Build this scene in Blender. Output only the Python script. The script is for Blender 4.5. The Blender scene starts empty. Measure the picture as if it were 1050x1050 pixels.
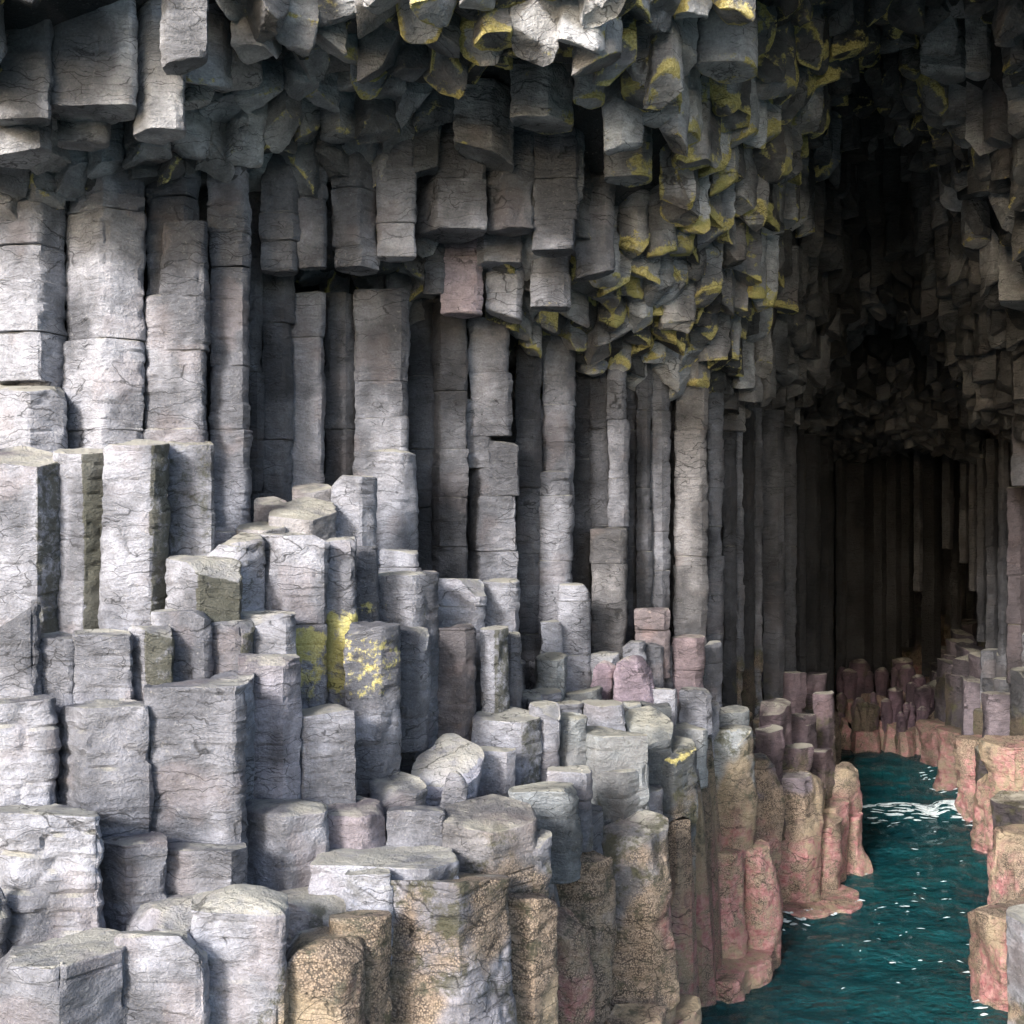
import bpy, math, random
import numpy as np
from mathutils import Vector
R = math.radians
scene = bpy.context.scene
col = scene.collection

# ------------------------------------------------------------------ camera, sky, sun, exposure
EYE = 5.0                      # height of the lens above the water (m)
F, CX, CY = 1050.0, 525.0, 545.0
cam_d = bpy.data.cameras.new("camera"); cam = bpy.data.objects.new("camera", cam_d); col.objects.link(cam)
cam_d.sensor_width = 36; cam_d.lens = 36; cam_d.shift_y = 20 / 1050
cam_d.clip_start = 0.05; cam_d.clip_end = 6000
cam.location = (0, 0, EYE); cam.rotation_euler = (R(90), 0, 0)
scene.camera = cam
SUN_EL, SUN_AZ = 25.0, -150.0   # azimuth from +Y (into the cave), negative = to the left
world = bpy.data.worlds.new("World"); scene.world = world; world.use_nodes = True
wn = world.node_tree
sky = wn.nodes.new('ShaderNodeTexSky'); sky.sky_type = 'NISHITA'; sky.sun_disc = False
sky.sun_elevation = R(SUN_EL); sky.sun_rotation = R(SUN_AZ); sky.dust_density = 2.0
wn.links.new(sky.outputs[0], wn.nodes['Background'].inputs[0])
wn.nodes['Background'].inputs[1].default_value = 0.15
sd = bpy.data.lights.new("sun", 'SUN'); sun = bpy.data.objects.new("sun", sd); col.objects.link(sun)
sd.energy = 2.5; sd.angle = R(12.0); sd.color = (1.0, 0.975, 0.955)
tosun = Vector((math.sin(R(SUN_AZ)) * math.cos(R(SUN_EL)), math.cos(R(SUN_AZ)) * math.cos(R(SUN_EL)), math.sin(R(SUN_EL))))
sun.rotation_euler = tosun.to_track_quat('Z', 'Y').to_euler()
vs = scene.view_settings
scene.display_settings.display_device = 'sRGB'
vs.view_transform = 'Standard'; vs.look = 'None'; vs.gamma = 1.0; vs.use_curve_mapping = False
vs.exposure = 1.65
scene.cycles.max_bounces = 5; scene.cycles.diffuse_bounces = 3; scene.cycles.glossy_bounces = 2; scene.cycles.adaptive_threshold = 0.02

def P(px, py, D):
    return Vector(((px - CX) / F * D, D, EYE - (py - CY) / F * D))

# ------------------------------------------------------------------ noise
def _h(ix, iy, iz, s):
    h = (ix.astype(np.int64) * 374761393 + iy.astype(np.int64) * 668265263 + iz.astype(np.int64) * 2147483647 + int(s) * 974711) & 0xffffffff
    h = ((h ^ (h >> 13)) * 1274126177) & 0xffffffff
    h = ((h ^ (h >> 16)) * 2246822519) & 0xffffffff
    return ((h ^ (h >> 15)) & 0xffff) / 65535.0 * 2 - 1
def vnoise(p, s=0):
    i = np.floor(p).astype(np.int64); f = p - i; u = f * f * f * (f * (f * 6 - 15) + 10)
    x, y, z = i[:, 0], i[:, 1], i[:, 2]; out = 0
    for dx in (0, 1):
        wx = u[:, 0] if dx else 1 - u[:, 0]
        for dy in (0, 1):
            wy = u[:, 1] if dy else 1 - u[:, 1]
            for dz in (0, 1):
                wz = u[:, 2] if dz else 1 - u[:, 2]
                out = out + wx * wy * wz * _h(x + dx, y + dy, z + dz, s)
    return out
def fbm(p, octv=3, s=0):
    o, a, t = 0, 1.0, 0
    for k in range(octv):
        o = o + a * vnoise(p * (2.03 ** k) + 17.3 * k, s + k); t += a; a *= 0.55
    return o / t * 1.5

# ------------------------------------------------------------------ materials
class NT:
    def __init__(self, name):
        self.m = bpy.data.materials.new(name); self.m.use_nodes = True
        self.t = self.m.node_tree; self.b = self.t.nodes['Principled BSDF']
    def n(self, typ, **kw):
        nd = self.t.nodes.new(typ)
        for k, v in kw.items(): setattr(nd, k, v)
        return nd
    def l(self, a, b): self.t.links.new(a, b)
    def put(self, sock, v):
        if hasattr(v, 'is_output'): self.l(v, sock)
        else: sock.default_value = v
    def math(self, op, a, b=0.0, c=0.0, clamp=False):
        nd = self.n('ShaderNodeMath', operation=op); nd.use_clamp = clamp
        self.put(nd.inputs[0], a); self.put(nd.inputs[1], b); self.put(nd.inputs[2], c)
        return nd.outputs[0]
    def mix(self, f, a, b, blend='MIX'):
        nd = self.n('ShaderNodeMix', data_type='RGBA', blend_type=blend)
        self.put(nd.inputs[0], f)
        for s, v in ((nd.inputs[6], a), (nd.inputs[7], b)):
            self.put(s, v if hasattr(v, 'is_output') else (*v, 1.0))
        return nd.outputs[2]
    def step(self, v, lo, hi):
        nd = self.n('ShaderNodeMapRange'); nd.interpolation_type = 'SMOOTHSTEP'
        self.put(nd.inputs[0], v); nd.inputs[1].default_value = lo; nd.inputs[2].default_value = hi
        return nd.outputs[0]
    def scaled(self, vec, s, off=None):
        nd = self.n('ShaderNodeMapping'); self.l(vec, nd.inputs[0]); nd.inputs['Scale'].default_value = s
        if off is not None: self.l(off, nd.inputs['Location'])
        return nd.outputs[0]
    def noise(self, vec, scale, det=4, rough=0.55):
        nd = self.n('ShaderNodeTexNoise'); self.l(vec, nd.inputs['Vector'])
        nd.inputs['Scale'].default_value = scale; nd.inputs['Detail'].default_value = det; nd.inputs['Roughness'].default_value = rough
        return nd.outputs[0]

def rock_material(name, dark, light, top, wet=0.0, tide=True):
    k = NT(name)
    g = k.n('ShaderNodeNewGeometry'); pos = g.outputs['Position']
    oi = k.n('ShaderNodeObjectInfo')
    cmb = k.n('ShaderNodeCombineXYZ'); rnd = k.math('MULTIPLY', oi.outputs['Random'], 40.0)
    for i in range(3): k.l(rnd, cmb.inputs[i])
    add = k.n('ShaderNodeVectorMath', operation='ADD'); k.l(pos, add.inputs[0]); k.l(cmb.outputs[0], add.inputs[1])
    p = add.outputs[0]
    mk = k.n('ShaderNodeAttribute', attribute_name='mask'); ms = k.n('ShaderNodeSeparateColor'); k.l(mk.outputs['Color'], ms.inputs[0])
    n1, ckm, stn, tdn = ms.outputs[0], ms.outputs[1], ms.outputs[2], mk.outputs['Alpha']
    # cracks : warped, horizontally stretched cells
    wv = k.n('ShaderNodeVectorMath', operation='MULTIPLY_ADD')
    nz = k.n('ShaderNodeTexNoise'); k.l(p, nz.inputs['Vector']); nz.inputs['Scale'].default_value = 3.0; nz.inputs['Detail'].default_value = 4
    k.l(nz.outputs['Color'], wv.inputs[0]); wv.inputs[1].default_value = (0.5, 0.5, 0.22); k.l(p, wv.inputs[2])
    stri = k.noise(k.scaled(wv.outputs[0], (5, 5, 19)), 1.0, 5, 0.7)
    grain = k.noise(p, 50, 4, 0.75)
    mid = k.noise(p, 8, 4, 0.62)
    def cracks(scale, lo, hi):
        vo = k.n('ShaderNodeTexVoronoi', feature='DISTANCE_TO_EDGE')
        k.l(k.scaled(wv.outputs[0], scale), vo.inputs['Vector']); vo.inputs['Scale'].default_value = 1.0
        return k.step(vo.outputs['Distance'], lo, hi)
    c1 = cracks((1.0, 1.0, 6.5), 0.0, 0.02)
    c2 = cracks((3.2, 3.2, 16.0), 0.0, 0.03)
    c1m = k.math('MAXIMUM', c1, k.step(ckm, 0.36, 0.55))
    c2m = k.math('MAXIMUM', c2, k.step(stn, 0.30, 0.46))
    base = k.mix(k.step(n1, 0.25, 0.75), dark, light)
    v = k.math('MULTIPLY_ADD', stri, 1.1, 0.45)
    v = k.math('MULTIPLY', v, k.math('MULTIPLY_ADD', mid, 1.1, 0.45))
    v = k.math('MULTIPLY', v, k.math('MULTIPLY_ADD', grain, 1.3, 0.35))
    vv = k.n('ShaderNodeCombineColor')
    for i in range(3): k.l(v, vv.inputs[i])
    base = k.mix(1.0, base, vv.outputs[0], 'MULTIPLY')
    base = k.mix(k.math('MULTIPLY', k.step(stn, 0.60, 0.80), 0.20), base, (0.26, 0.20, 0.19))
    base = k.mix(k.math('MULTIPLY', k.step(k.noise(p, 26, 3, 0.7), 0.60, 0.72), 0.30), base, (0.42, 0.41, 0.39))
    base = k.mix(1.0, base, oi.outputs['Color'], 'MULTIPLY')
    sx = k.n('ShaderNodeSeparateXYZ'); k.l(g.outputs['Normal'], sx.inputs[0])
    topf = k.math('MULTIPLY', k.step(sx.outputs[2], 0.55, 0.92), k.step(k.math('ADD', k.math('MULTIPLY', mid, 0.6), k.math('MULTIPLY', n1, 0.6)), 0.40, 0.70))
    base = k.mix(k.math('MULTIPLY', topf, 0.75), base, top)
    at = k.n('ShaderNodeAttribute', attribute_name='growth'); sp = k.n('ShaderNodeSeparateColor'); k.l(at.outputs['Color'], sp.inputs[0])
    sz = k.n('ShaderNodeSeparateXYZ'); k.l(pos, sz.inputs[0]); z = sz.outputs[2]
    patchn = k.noise(pos, 12, 5, 0.72)
    lich = k.step(k.math('ADD', sp.outputs[0], k.math('MULTIPLY_ADD', patchn, 1.5, -0.75)), 0.38, 0.60)
    lcol = k.mix(k.step(grain, 0.3, 0.7), (0.36, 0.29, 0.07), (0.72, 0.64, 0.30))
    lcol = k.mix(k.math('MULTIPLY', k.step(tdn, 0.5, 0.75), .7), lcol, (0.36, 0.34, 0.13))
    base = k.mix(k.math('MULTIPLY', lich, k.step(mid, .22, .50)), base, lcol)
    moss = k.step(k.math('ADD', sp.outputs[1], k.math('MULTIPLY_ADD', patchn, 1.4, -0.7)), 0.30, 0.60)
    base = k.mix(k.math('MULTIPLY', moss, 0.85), base, k.mix(grain, (0.026, 0.028, 0.018), (0.09, 0.088, 0.06)))  # moss, and the painted shade of right-hand faces
    rough = k.math('MULTIPLY_ADD', mid, 0.35, 0.52 - wet)
    osep = k.n('ShaderNodeSeparateColor'); k.l(oi.outputs['Color'], osep.inputs[0]); olum = k.math('MULTIPLY', osep.outputs[0], 1.05, clamp=True)
    ocol = k.n('ShaderNodeCombineColor')
    for i in range(3): k.l(olum, ocol.inputs[i])
    if tide:
        zz = k.math('ADD', z, k.math('MULTIPLY_ADD', tdn, 2.4, -1.2))
        zz = k.math('ADD', zz, k.math('MULTIPLY', sp.outputs[2], -3.0))
        m5 = k.noise(pos, 5.5, 6, 0.74)
        alg = k.math('MULTIPLY', k.step(zz, 2.75, 2.3), k.step(m5, 0.46, 0.60))
        base = k.mix(k.math('MULTIPLY', alg, 0.85), base, k.mix(grain, (0.018, 0.021, 0.010), (0.085, 0.078, 0.035)))
        crust = k.math('MULTIPLY', k.step(zz, 2.35, 1.95), k.step(m5, 0.66, 0.50))
        vb = k.n('ShaderNodeTexVoronoi', feature='F1'); k.l(pos, vb.inputs['Vector']); vb.inputs['Scale'].default_value = 75
        bcol = k.mix(k.math('MULTIPLY', k.step(vb.outputs['Distance'], 0.2, 0.7), k.step(patchn, .30, .55)), k.mix(patchn, (0.26, 0.19, 0.14), (0.46, 0.36, 0.26)), (0.075, 0.055, 0.04))
        bcol = k.mix(k.math('MULTIPLY', k.step(n1, 0.5, 0.75), 0.7), bcol, k.mix(grain, (0.22, 0.165, 0.10), (0.44, 0.36, 0.235)))
        bcol = k.mix(1.0, bcol, ocol.outputs[0], 'MULTIPLY')
        base = k.mix(k.math('MULTIPLY', crust, 0.92), base, bcol)
        pk = k.math('MULTIPLY', k.step(zz, 1.55, 0.7), k.step(m5, 0.42, 0.60))
        pcol = k.mix(k.step(patchn, 0.35, 0.65), (0.30, 0.105, 0.115), (0.49, 0.275, 0.265))
        pcol = k.mix(1.0, pcol, ocol.outputs[0], 'MULTIPLY')
        base = k.mix(k.math('MULTIPLY', pk, 0.85), base, pcol)
        rough = k.math('MULTIPLY_ADD', k.step(z, 1.0, 0.2), -0.25, rough)
    crk = k.math('MULTIPLY', c1m, c2m)
    cc = k.math('MULTIPLY_ADD', crk, 0.72, 0.28)
    ccc = k.n('ShaderNodeCombineColor')
    for i in range(3): k.l(cc, ccc.inputs[i])
    base = k.mix(1.0, base, ccc.outputs[0], 'MULTIPLY')
    k.l(base, k.b.inputs['Base Color']); k.l(rough, k.b.inputs['Roughness'])
    k.b.inputs['Specular IOR Level'].default_value = 0.35
    h = k.math('MULTIPLY_ADD', stri, 1.0, k.math('MULTIPLY', mid, 0.8))
    h = k.math('MULTIPLY_ADD', grain, 0.55, h)
    bp = k.n('ShaderNodeBump'); bp.inputs['Strength'].default_value = 0.95; bp.inputs['Distance'].default_value = 0.045
    k.l(h, bp.inputs['Height']); k.l(bp.outputs[0], k.b.inputs['Normal'])
    return k.m

M_ROCK = rock_material('basalt', (0.105, 0.107, 0.122), (0.300, 0.303, 0.338), (0.34, 0.325, 0.265))
M_ROOF = rock_material('basalt_roof', (0.14, 0.14, 0.15), (0.45, 0.448, 0.465), (0.30, 0.29, 0.24), wet=0.1, tide=False)
M_DEEP = rock_material('basalt_backing', (0.028, 0.028, 0.031), (0.065, 0.064, 0.068), (0.08, 0.078, 0.07), wet=0.1)  # darkened copy of the basalt, deep shade put into its colour

def water_material():
    k = NT('sea_water')
    g = k.n('ShaderNodeNewGeometry'); pos = g.outputs['Position']
    a = k.noise(k.scaled(pos, (1, 1.5, 1)), 1.6, 5, 0.6); b = k.noise(k.scaled(pos, (1.4, 2.2, 1)), 6.5, 4, 0.6)
    h = k.math('MULTIPLY_ADD', b, 0.35, a)
    bp = k.n('ShaderNodeBump'); bp.inputs['Strength'].default_value = 0.9; bp.inputs['Distance'].default_value = 0.22
    k.l(h, bp.inputs['Height'])
    c = k.mix(k.step(k.noise(pos, 0.5, 3), 0.35, 0.65), (0.0025, 0.028, 0.035), (0.005, 0.052, 0.058))
    k.l(c, k.b.inputs['Base Color']); k.b.inputs['Roughness'].default_value = 0.06; k.b.inputs['IOR'].default_value = 1.33
    k.l(bp.outputs[0], k.b.inputs['Normal'])
    tr = k.n('ShaderNodeBsdfTransparent'); tr.inputs[0].default_value = (0.55, 0.85, 0.85, 1)
    ms = k.n('ShaderNodeMixShader'); ms.inputs[0].default_value = 0.86
    k.l(tr.outputs[0], ms.inputs[1]); k.l(k.b.outputs[0], ms.inputs[2])
    k.l(ms.outputs[0], k.t.nodes['Material Output'].inputs['Surface'])
    return k.m
M_WATER = water_material()
def foam_glint_material():
    k = NT('sea_foam_glints'); g = k.n('ShaderNodeNewGeometry')
    n = k.noise(g.outputs['Position'], 22, 4, 0.7)
    k.l(k.mix(k.step(n, 0.3, 0.7), (0.20, 0.26, 0.28), (0.48, 0.52, 0.53)), k.b.inputs['Base Color']); k.b.inputs['Roughness'].default_value = 0.5
    bp = k.n('ShaderNodeBump'); bp.inputs['Distance'].default_value = 0.02; k.l(n, bp.inputs['Height']); k.l(bp.outputs[0], k.b.inputs['Normal'])
    return k.m
M_FOAM_GLINT = foam_glint_material()
def plain(name, c, r=0.7):
    k = NT(name); g = k.n('ShaderNodeNewGeometry'); n = k.noise(g.outputs['Position'], 8, 4)
    k.l(k.mix(n, tuple(0.7 * x for x in c), tuple(min(1, 1.25 * x) for x in c)), k.b.inputs['Base Color']); k.b.inputs['Roughness'].default_value = r
    return k.m
M_BED = plain('seabed_sand', (0.03, 0.06, 0.055))

# ------------------------------------------------------------------ mesh helpers
def link(name, me, mat, loc=(0, 0, 0), parent=None, color=None):
    o = bpy.data.objects.new(name, me); col.objects.link(o)
    if mat and not me.materials: me.materials.append(mat)
    if parent is not None: o.parent = parent
    o.location = loc
    if color: o.color = (*color, 1)
    return o
def tag(o, label, cat, group=None, kind='thing'):
    o['label'] = label; o['category'] = cat; o['kind'] = kind
    if group: o['group'] = group
    return o
def mesh_np(name, v, quads, tris=None, growth=None, org=(0, 0, 0)):
    me = bpy.data.meshes.new(name)
    nq = len(quads); nt = 0 if tris is None else len(tris)
    me.vertices.add(len(v)); me.vertices.foreach_set('co', np.asarray(v, np.float32).ravel())
    me.loops.add(nq * 4 + nt * 3)
    idx = np.asarray(quads, np.int32).ravel()
    if nt: idx = np.concatenate([idx, np.asarray(tris, np.int32).ravel()])
    me.loops.foreach_set('vertex_index', idx)
    me.polygons.add(nq + nt)
    st = np.arange(nq) * 4
    if nt: st = np.concatenate([st, nq * 4 + np.arange(nt) * 3])
    me.polygons.foreach_set('loop_start', st.astype(np.int32))
    me.polygons.foreach_set('use_smooth', np.ones(nq + nt, bool))
    if growth is not None:
        a = me.attributes.new('growth', 'FLOAT_COLOR', 'POINT')
        g4 = np.ones((len(v), 4), np.float32); g4[:, :growth.shape[1]] = growth
        a.data.foreach_set('color', g4.ravel())
        w = np.asarray(v, float) + np.asarray(org, float)
        mk = np.stack([fbm(w * np.array([1.9, 1.9, 1.2]), 4, 201), fbm(w * 1.5, 2, 202), fbm(w * 2.4, 3, 203), fbm(w * 1.1, 4, 204)], 1) * .5 + .5
        a = me.attributes.new('mask', 'FLOAT_COLOR', 'POINT'); a.data.foreach_set('color', mk.astype(np.float32).ravel())
    me.update(calc_edges=True); me.validate(); me.set_sharp_from_angle(angle=R(24))
    return me

def outline(poly, ds, rnd):
    """closed polygon -> evenly sampled, corner-rounded outline and how near each sample is to a corner"""
    p = np.asarray(poly, float); q = np.roll(p, -1, 0); L = np.linalg.norm(q - p, axis=1)
    per = L.sum(); n = int(max(18, min(150, per / ds)))
    s = np.linspace(0, per, n, endpoint=False); cum = np.concatenate([[0], np.cumsum(L)])
    i = np.clip(np.searchsorted(cum, s, 'right') - 1, 0, len(p) - 1)
    f = ((s - cum[i]) / L[i])[:, None]
    o = p[i] * (1 - f) + q[i] * f
    sg = max(0.34, rnd / (per / n)); w = int(math.ceil(2.2 * sg))
    ks = np.arange(-w, w + 1); ker = np.exp(-0.5 * (ks / sg) ** 2); ker /= ker.sum()
    sm = np.zeros_like(o)
    for k, c in zip(ks, ker): sm += c * np.roll(o, k, 0)
    d = np.linalg.norm(o - sm, axis=1); d = np.maximum(d, .5 * np.maximum(np.roll(d, 1), np.roll(d, -1)))
    return sm, d / max(d.max(), 1e-6)

def drum(poly, zb, zt, seed, ds, tilt=(0, 0), rnd=0.004, chis=0.009, big=0.02, chip=0.03, dome=0.0, topn=0.02,
         flip=False, flare=0.0, cap2=False, lean=(0, 0), soft=0.0, li=None, cup=0.0, fac=()):
    """one prism of rock, mesh local to poly's centre at zb (world noise coordinates); returns verts, quads, tris, growth, world origin.
    li(world points, rimness, capness) -> growth channels"""
    rng = np.random.default_rng(seed)
    sg = -1.0 if flip else 1.0
    o, cn = outline(poly, ds, rnd); n = len(o); c = o.mean(0)
    H = abs(zt - zb); m = int(max(4, min(170, H / ds)))
    t = np.linspace(0, 1, m + 1)
    e = np.minimum(0.012, 0.2 * H)                 # extra rings in the worn rim
    t = np.unique(np.concatenate([t, 1 - np.array([0.0, 0.3, 0.7, 1.3]) * e / H, (np.array([0.0, 0.5, 1.2]) * e / H) if cap2 else []]))
    nr = len(t)
    nxt = np.roll(o, -1, 0) - np.roll(o, 1, 0); nrm = np.stack([nxt[:, 1], -nxt[:, 0]], 1); nrm /= np.linalg.norm(nrm, axis=1)[:, None] + 1e-9
    if ((o - c) * nrm).sum() < 0: nrm = -nrm
    XY = np.repeat(o[None], nr, 0); T = np.repeat(t[:, None], n, 1)
    def plane(xy):
        zz = zt + (xy[..., 0] - c[0]) * tilt[0] + (xy[..., 1] - c[1]) * tilt[1]
        for fx, fy, off, sl in fac:
            zz = zz - sg * np.clip(((xy[..., 0] - c[0]) * fx + (xy[..., 1] - c[1]) * fy - off) * sl, 0, .6 * H)
        return zz
    Z = zb + T * (plane(XY) - zb)
    pts = np.stack([XY[..., 0], XY[..., 1], Z], -1).reshape(-1, 3)
    so = rng.uniform(0, 50, 3)
    w = (pts + so)
    d = big * fbm(w * np.array([2.2, 2.2, 1.6]), 3, seed % 97)
    d += chis * (fbm(w * np.array([4, 4, 17]), 3, seed % 89 + 5))
    ridge = 1 - np.abs(vnoise(w * np.array([3, 3, 9.0]), seed % 71))
    d -= chis * 1.6 * np.clip(ridge - 0.80, 0, 1) / 0.2
    d = d.reshape(nr, n)
    chn = np.clip(vnoise(w * np.array([5, 5, 5.0]), seed % 61) * 0.5 + vnoise(w * 11.0, seed % 57) * 0.5 + 0.15, 0, 1).reshape(nr, n)
    d -= chip * chn * cn[None] * 1.6
    top_d = (1 - t) * H; bot_d = t * H
    def worn(x, amt=1.0):
        x = np.clip(x / e, 0, 1); return -(0.004 + 0.35 * chip * chn) * ((1 - x) ** 2)[:, None] * amt
    d = d + worn(top_d)
    if cap2: d = d + worn(bot_d)
    d += 0.013
    if flare: d += flare * np.clip(1 - t, 0, 1)[:, None] ** 2
    if soft: d += soft * fbm(w * np.array([1.6, 1.6, 0.9]), 2, seed % 43 + 9).reshape(nr, n)
    XY = XY + nrm[None] * d[..., None]
    XY = XY + (1 - t)[:, None, None] * np.array(lean)[None, None]
    rows = [np.stack([XY[..., 0], XY[..., 1], Z], -1)]
    rim = np.exp(-top_d / (0.085 if flip else .05))[:, None] * np.ones((1, n)); capf = np.zeros((nr, n))
    def cap(ring, zfun, dirn, sd2):
        out = []; scs = (0.90, 0.74, 0.54, 0.32, 0.12); cc = ring[:, :2].mean(0)
        for k, sc in enumerate(scs):
            xy = cc + (ring[:, :2] - cc) * sc
            q = np.stack([xy[:, 0], xy[:, 1], np.full(n, zt)], 1) + so
            up = topn * fbm(q * np.array([3.5, 3.5, 1]), 3, sd2) + dome * (1 - sc * sc) - cup * (1 - sc) 
            out.append(np.stack([xy[:, 0], xy[:, 1], zfun(xy) + dirn * up], 1))
        return out, np.array([*cc, zfun(cc[None])[0] + dirn * (dome - cup)])
    rw = rows[0]
    V = [rw.reshape(-1, 3)]; RM = [rim.ravel()]; CP = [capf.ravel()]
    ring = rw[-1]; capr, ctr = cap(ring, plane, sg, seed % 31)
    q = []; ia = np.arange(n); ib = np.roll(ia, -1)
    def strip(a, b): q.append(np.stack([a + ia, a + ib, b + ib, b + ia], 1))
    for k in range(nr - 1): strip(k * n, (k + 1) * n)
    base = nr * n; prev = (nr - 1) * n; tris = []
    for k, cr in enumerate(capr):
        V.append(cr); RM.append(np.full(n, math.exp(-(k + 1) * 0.55))); CP.append(np.ones(n)); strip(prev, base); prev = base; base += n
    V.append(ctr[None]); RM.append(np.zeros(1)); CP.append(np.ones(1)); tris.append(np.stack([prev + ia, prev + ib, np.full(n, base)], 1)); base += 1
    if cap2:
        bf = lambda xy: np.full(len(xy), zb)
        capb, ctr2 = cap(rw[0], bf, -sg, seed % 29); prev = 0
        for cr in capb:
            V.append(cr); RM.append(np.zeros(n)); CP.append(np.zeros(n)); q.append(np.stack([base + ia, base + ib, prev + ib, prev + ia], 1)); prev = base; base += n
        V.append(ctr2[None]); RM.append(np.zeros(1)); CP.append(np.zeros(1)); tris.append(np.stack([prev + ib, prev + ia, np.full(n, base)], 1)); base += 1
    V = np.concatenate(V); q = np.concatenate(q); tr = np.concatenate(tris)
    # orient outwards
    area = 0.5 * np.sum(o[:, 0] * np.roll(o[:, 1], -1) - np.roll(o[:, 0], -1) * o[:, 1])
    if (area < 0) != flip: q = q[:, ::-1]; tr = tr[:, ::-1]
    g = np.zeros((len(V), 3), np.float32)
    if li is not None: g = li(V, np.concatenate(RM), np.concatenate(CP))
    org = np.array([c[0], c[1], zb])
    return V - org, q, tr, g, org

def facet_poly(xl, xm, xr, D, dep=None):
    """six-sided plan of a column from where its edges fall and how far off it stands"""
    W = (xr - xl) / F * D
    if xm is None: xm = xl + 0.97 * (xr - xl)
    a, b = (xm - xl) / F * D, (xr - xm) / F * D
    if a < 1e-3 * W: a = 0.03 * W
    best, al = 9, 8
    for t in range(6, 57):
        r = abs(math.log(max(a, 1e-4) / math.cos(R(t))) - math.log(max(b, 1e-4) / math.cos(R(62 - t))))
        if r < best: best, al = r, t
    be = min(62 - al, 50)
    dl = a * math.tan(R(al)); dr = b * math.tan(R(be))
    X = lambda px, d: ((px - CX) / F * (D + d), D + d)
    dl = min(dl, 0.6 * W); dr = min(dr, 0.6 * W)
    dep = dep or 0.85 * W
    g = (xr - xl)
    far = max(dl, dr) + dep * 0.55
    return [X(xl, dl), X(xm, 0), X(xr, dr), X(xr - 0.04 * g, dr + dep * 0.5), X(xl + 0.55 * g, far + dep * .25), X(xl + 0.04 * g, dl + dep * 0.5)]

SEED = [11]
# photo height of the back rim of some tops, by left edge and front rim
YK = {(-22, 476): 458, (57, 466): 459, (107, 457): 451, (171, 456): 450, (172, 578): 570, (215, 560): 545, (243, 544): 534, (262, 518): 509, (277, 533): 509, (265, 549): 545, (333, 554): 551, (385, 590): 584, (355, 642): 636,
      (39, 655): 648, (73, 652): 644, (132, 646): 640, (157, 627): 623, (215, 639): 635, (246, 630): 626, (246, 674): 670, (-25, 722): 712, (54, 727): 713, (149, 705): 695, (301, 733): 721, (-30, 835): 822, (97, 868): 848,
      (167, 872): 861, (246, 838): 818, (128, 934): 906, (196, 938): 908, (117, 962): 954, (-25, 995): 948, (277, 925): 908, (283, 975): 950, (338, 942): 932, (331, 838): 815, (397, 833): 825, (378, 813): 791, (418, 808): 751,
      (455, 855): 814, (523, 812): 801, (553, 838): 822, (320, 890): 862, (396, 905): 893, (356, 897): 888, (512, 922): 912, (594, 755): 742, (562, 792): 784, (612, 792): 782, (540, 862): 850, (617, 864): 858, (556, 880): 872}
WALLPTS = []                  # (X, Y, ztop) of what is built, for filling behind it
BASES = []; TOPS = []
def mkgrowth(lich=0.0, moss=0.0, rimy=0.0, barn=0.0, lband=None, moss_shade_right=0.0, x0=0, seed=1):
    def f(V, rim, cap):
        g = np.zeros((len(V), 3), np.float32)
        nz = fbm(V * 1.7 + 3.1, 3, seed)
        g[:, 0] = lich + rimy * (rim * np.clip(0.45 + 1.2 * nz, 0, 1.3) + .30 * np.clip(.2 + fbm(V * 6.0, 2, seed + 3), 0, 1))
        if lband is not None:
            lo, hi, am = lband; g[:, 0] += am * np.clip((V[:, 2] - lo) / 0.25 + .4 * nz, 0, 1) * np.clip((hi - V[:, 2]) / 0.12 + .6 * nz, 0, 1) * np.clip(1.05 + .7 * nz, 0, 1.3)
        g[:, 1] = moss
        if moss_shade_right: g[:, 1] += 1.7 * moss_shade_right * (V[:, 0] > x0) * (cap < .5)  # moss, made heavier to paint shade on the right-hand faces
        g[:, 2] = barn
        return g
    return f

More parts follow.
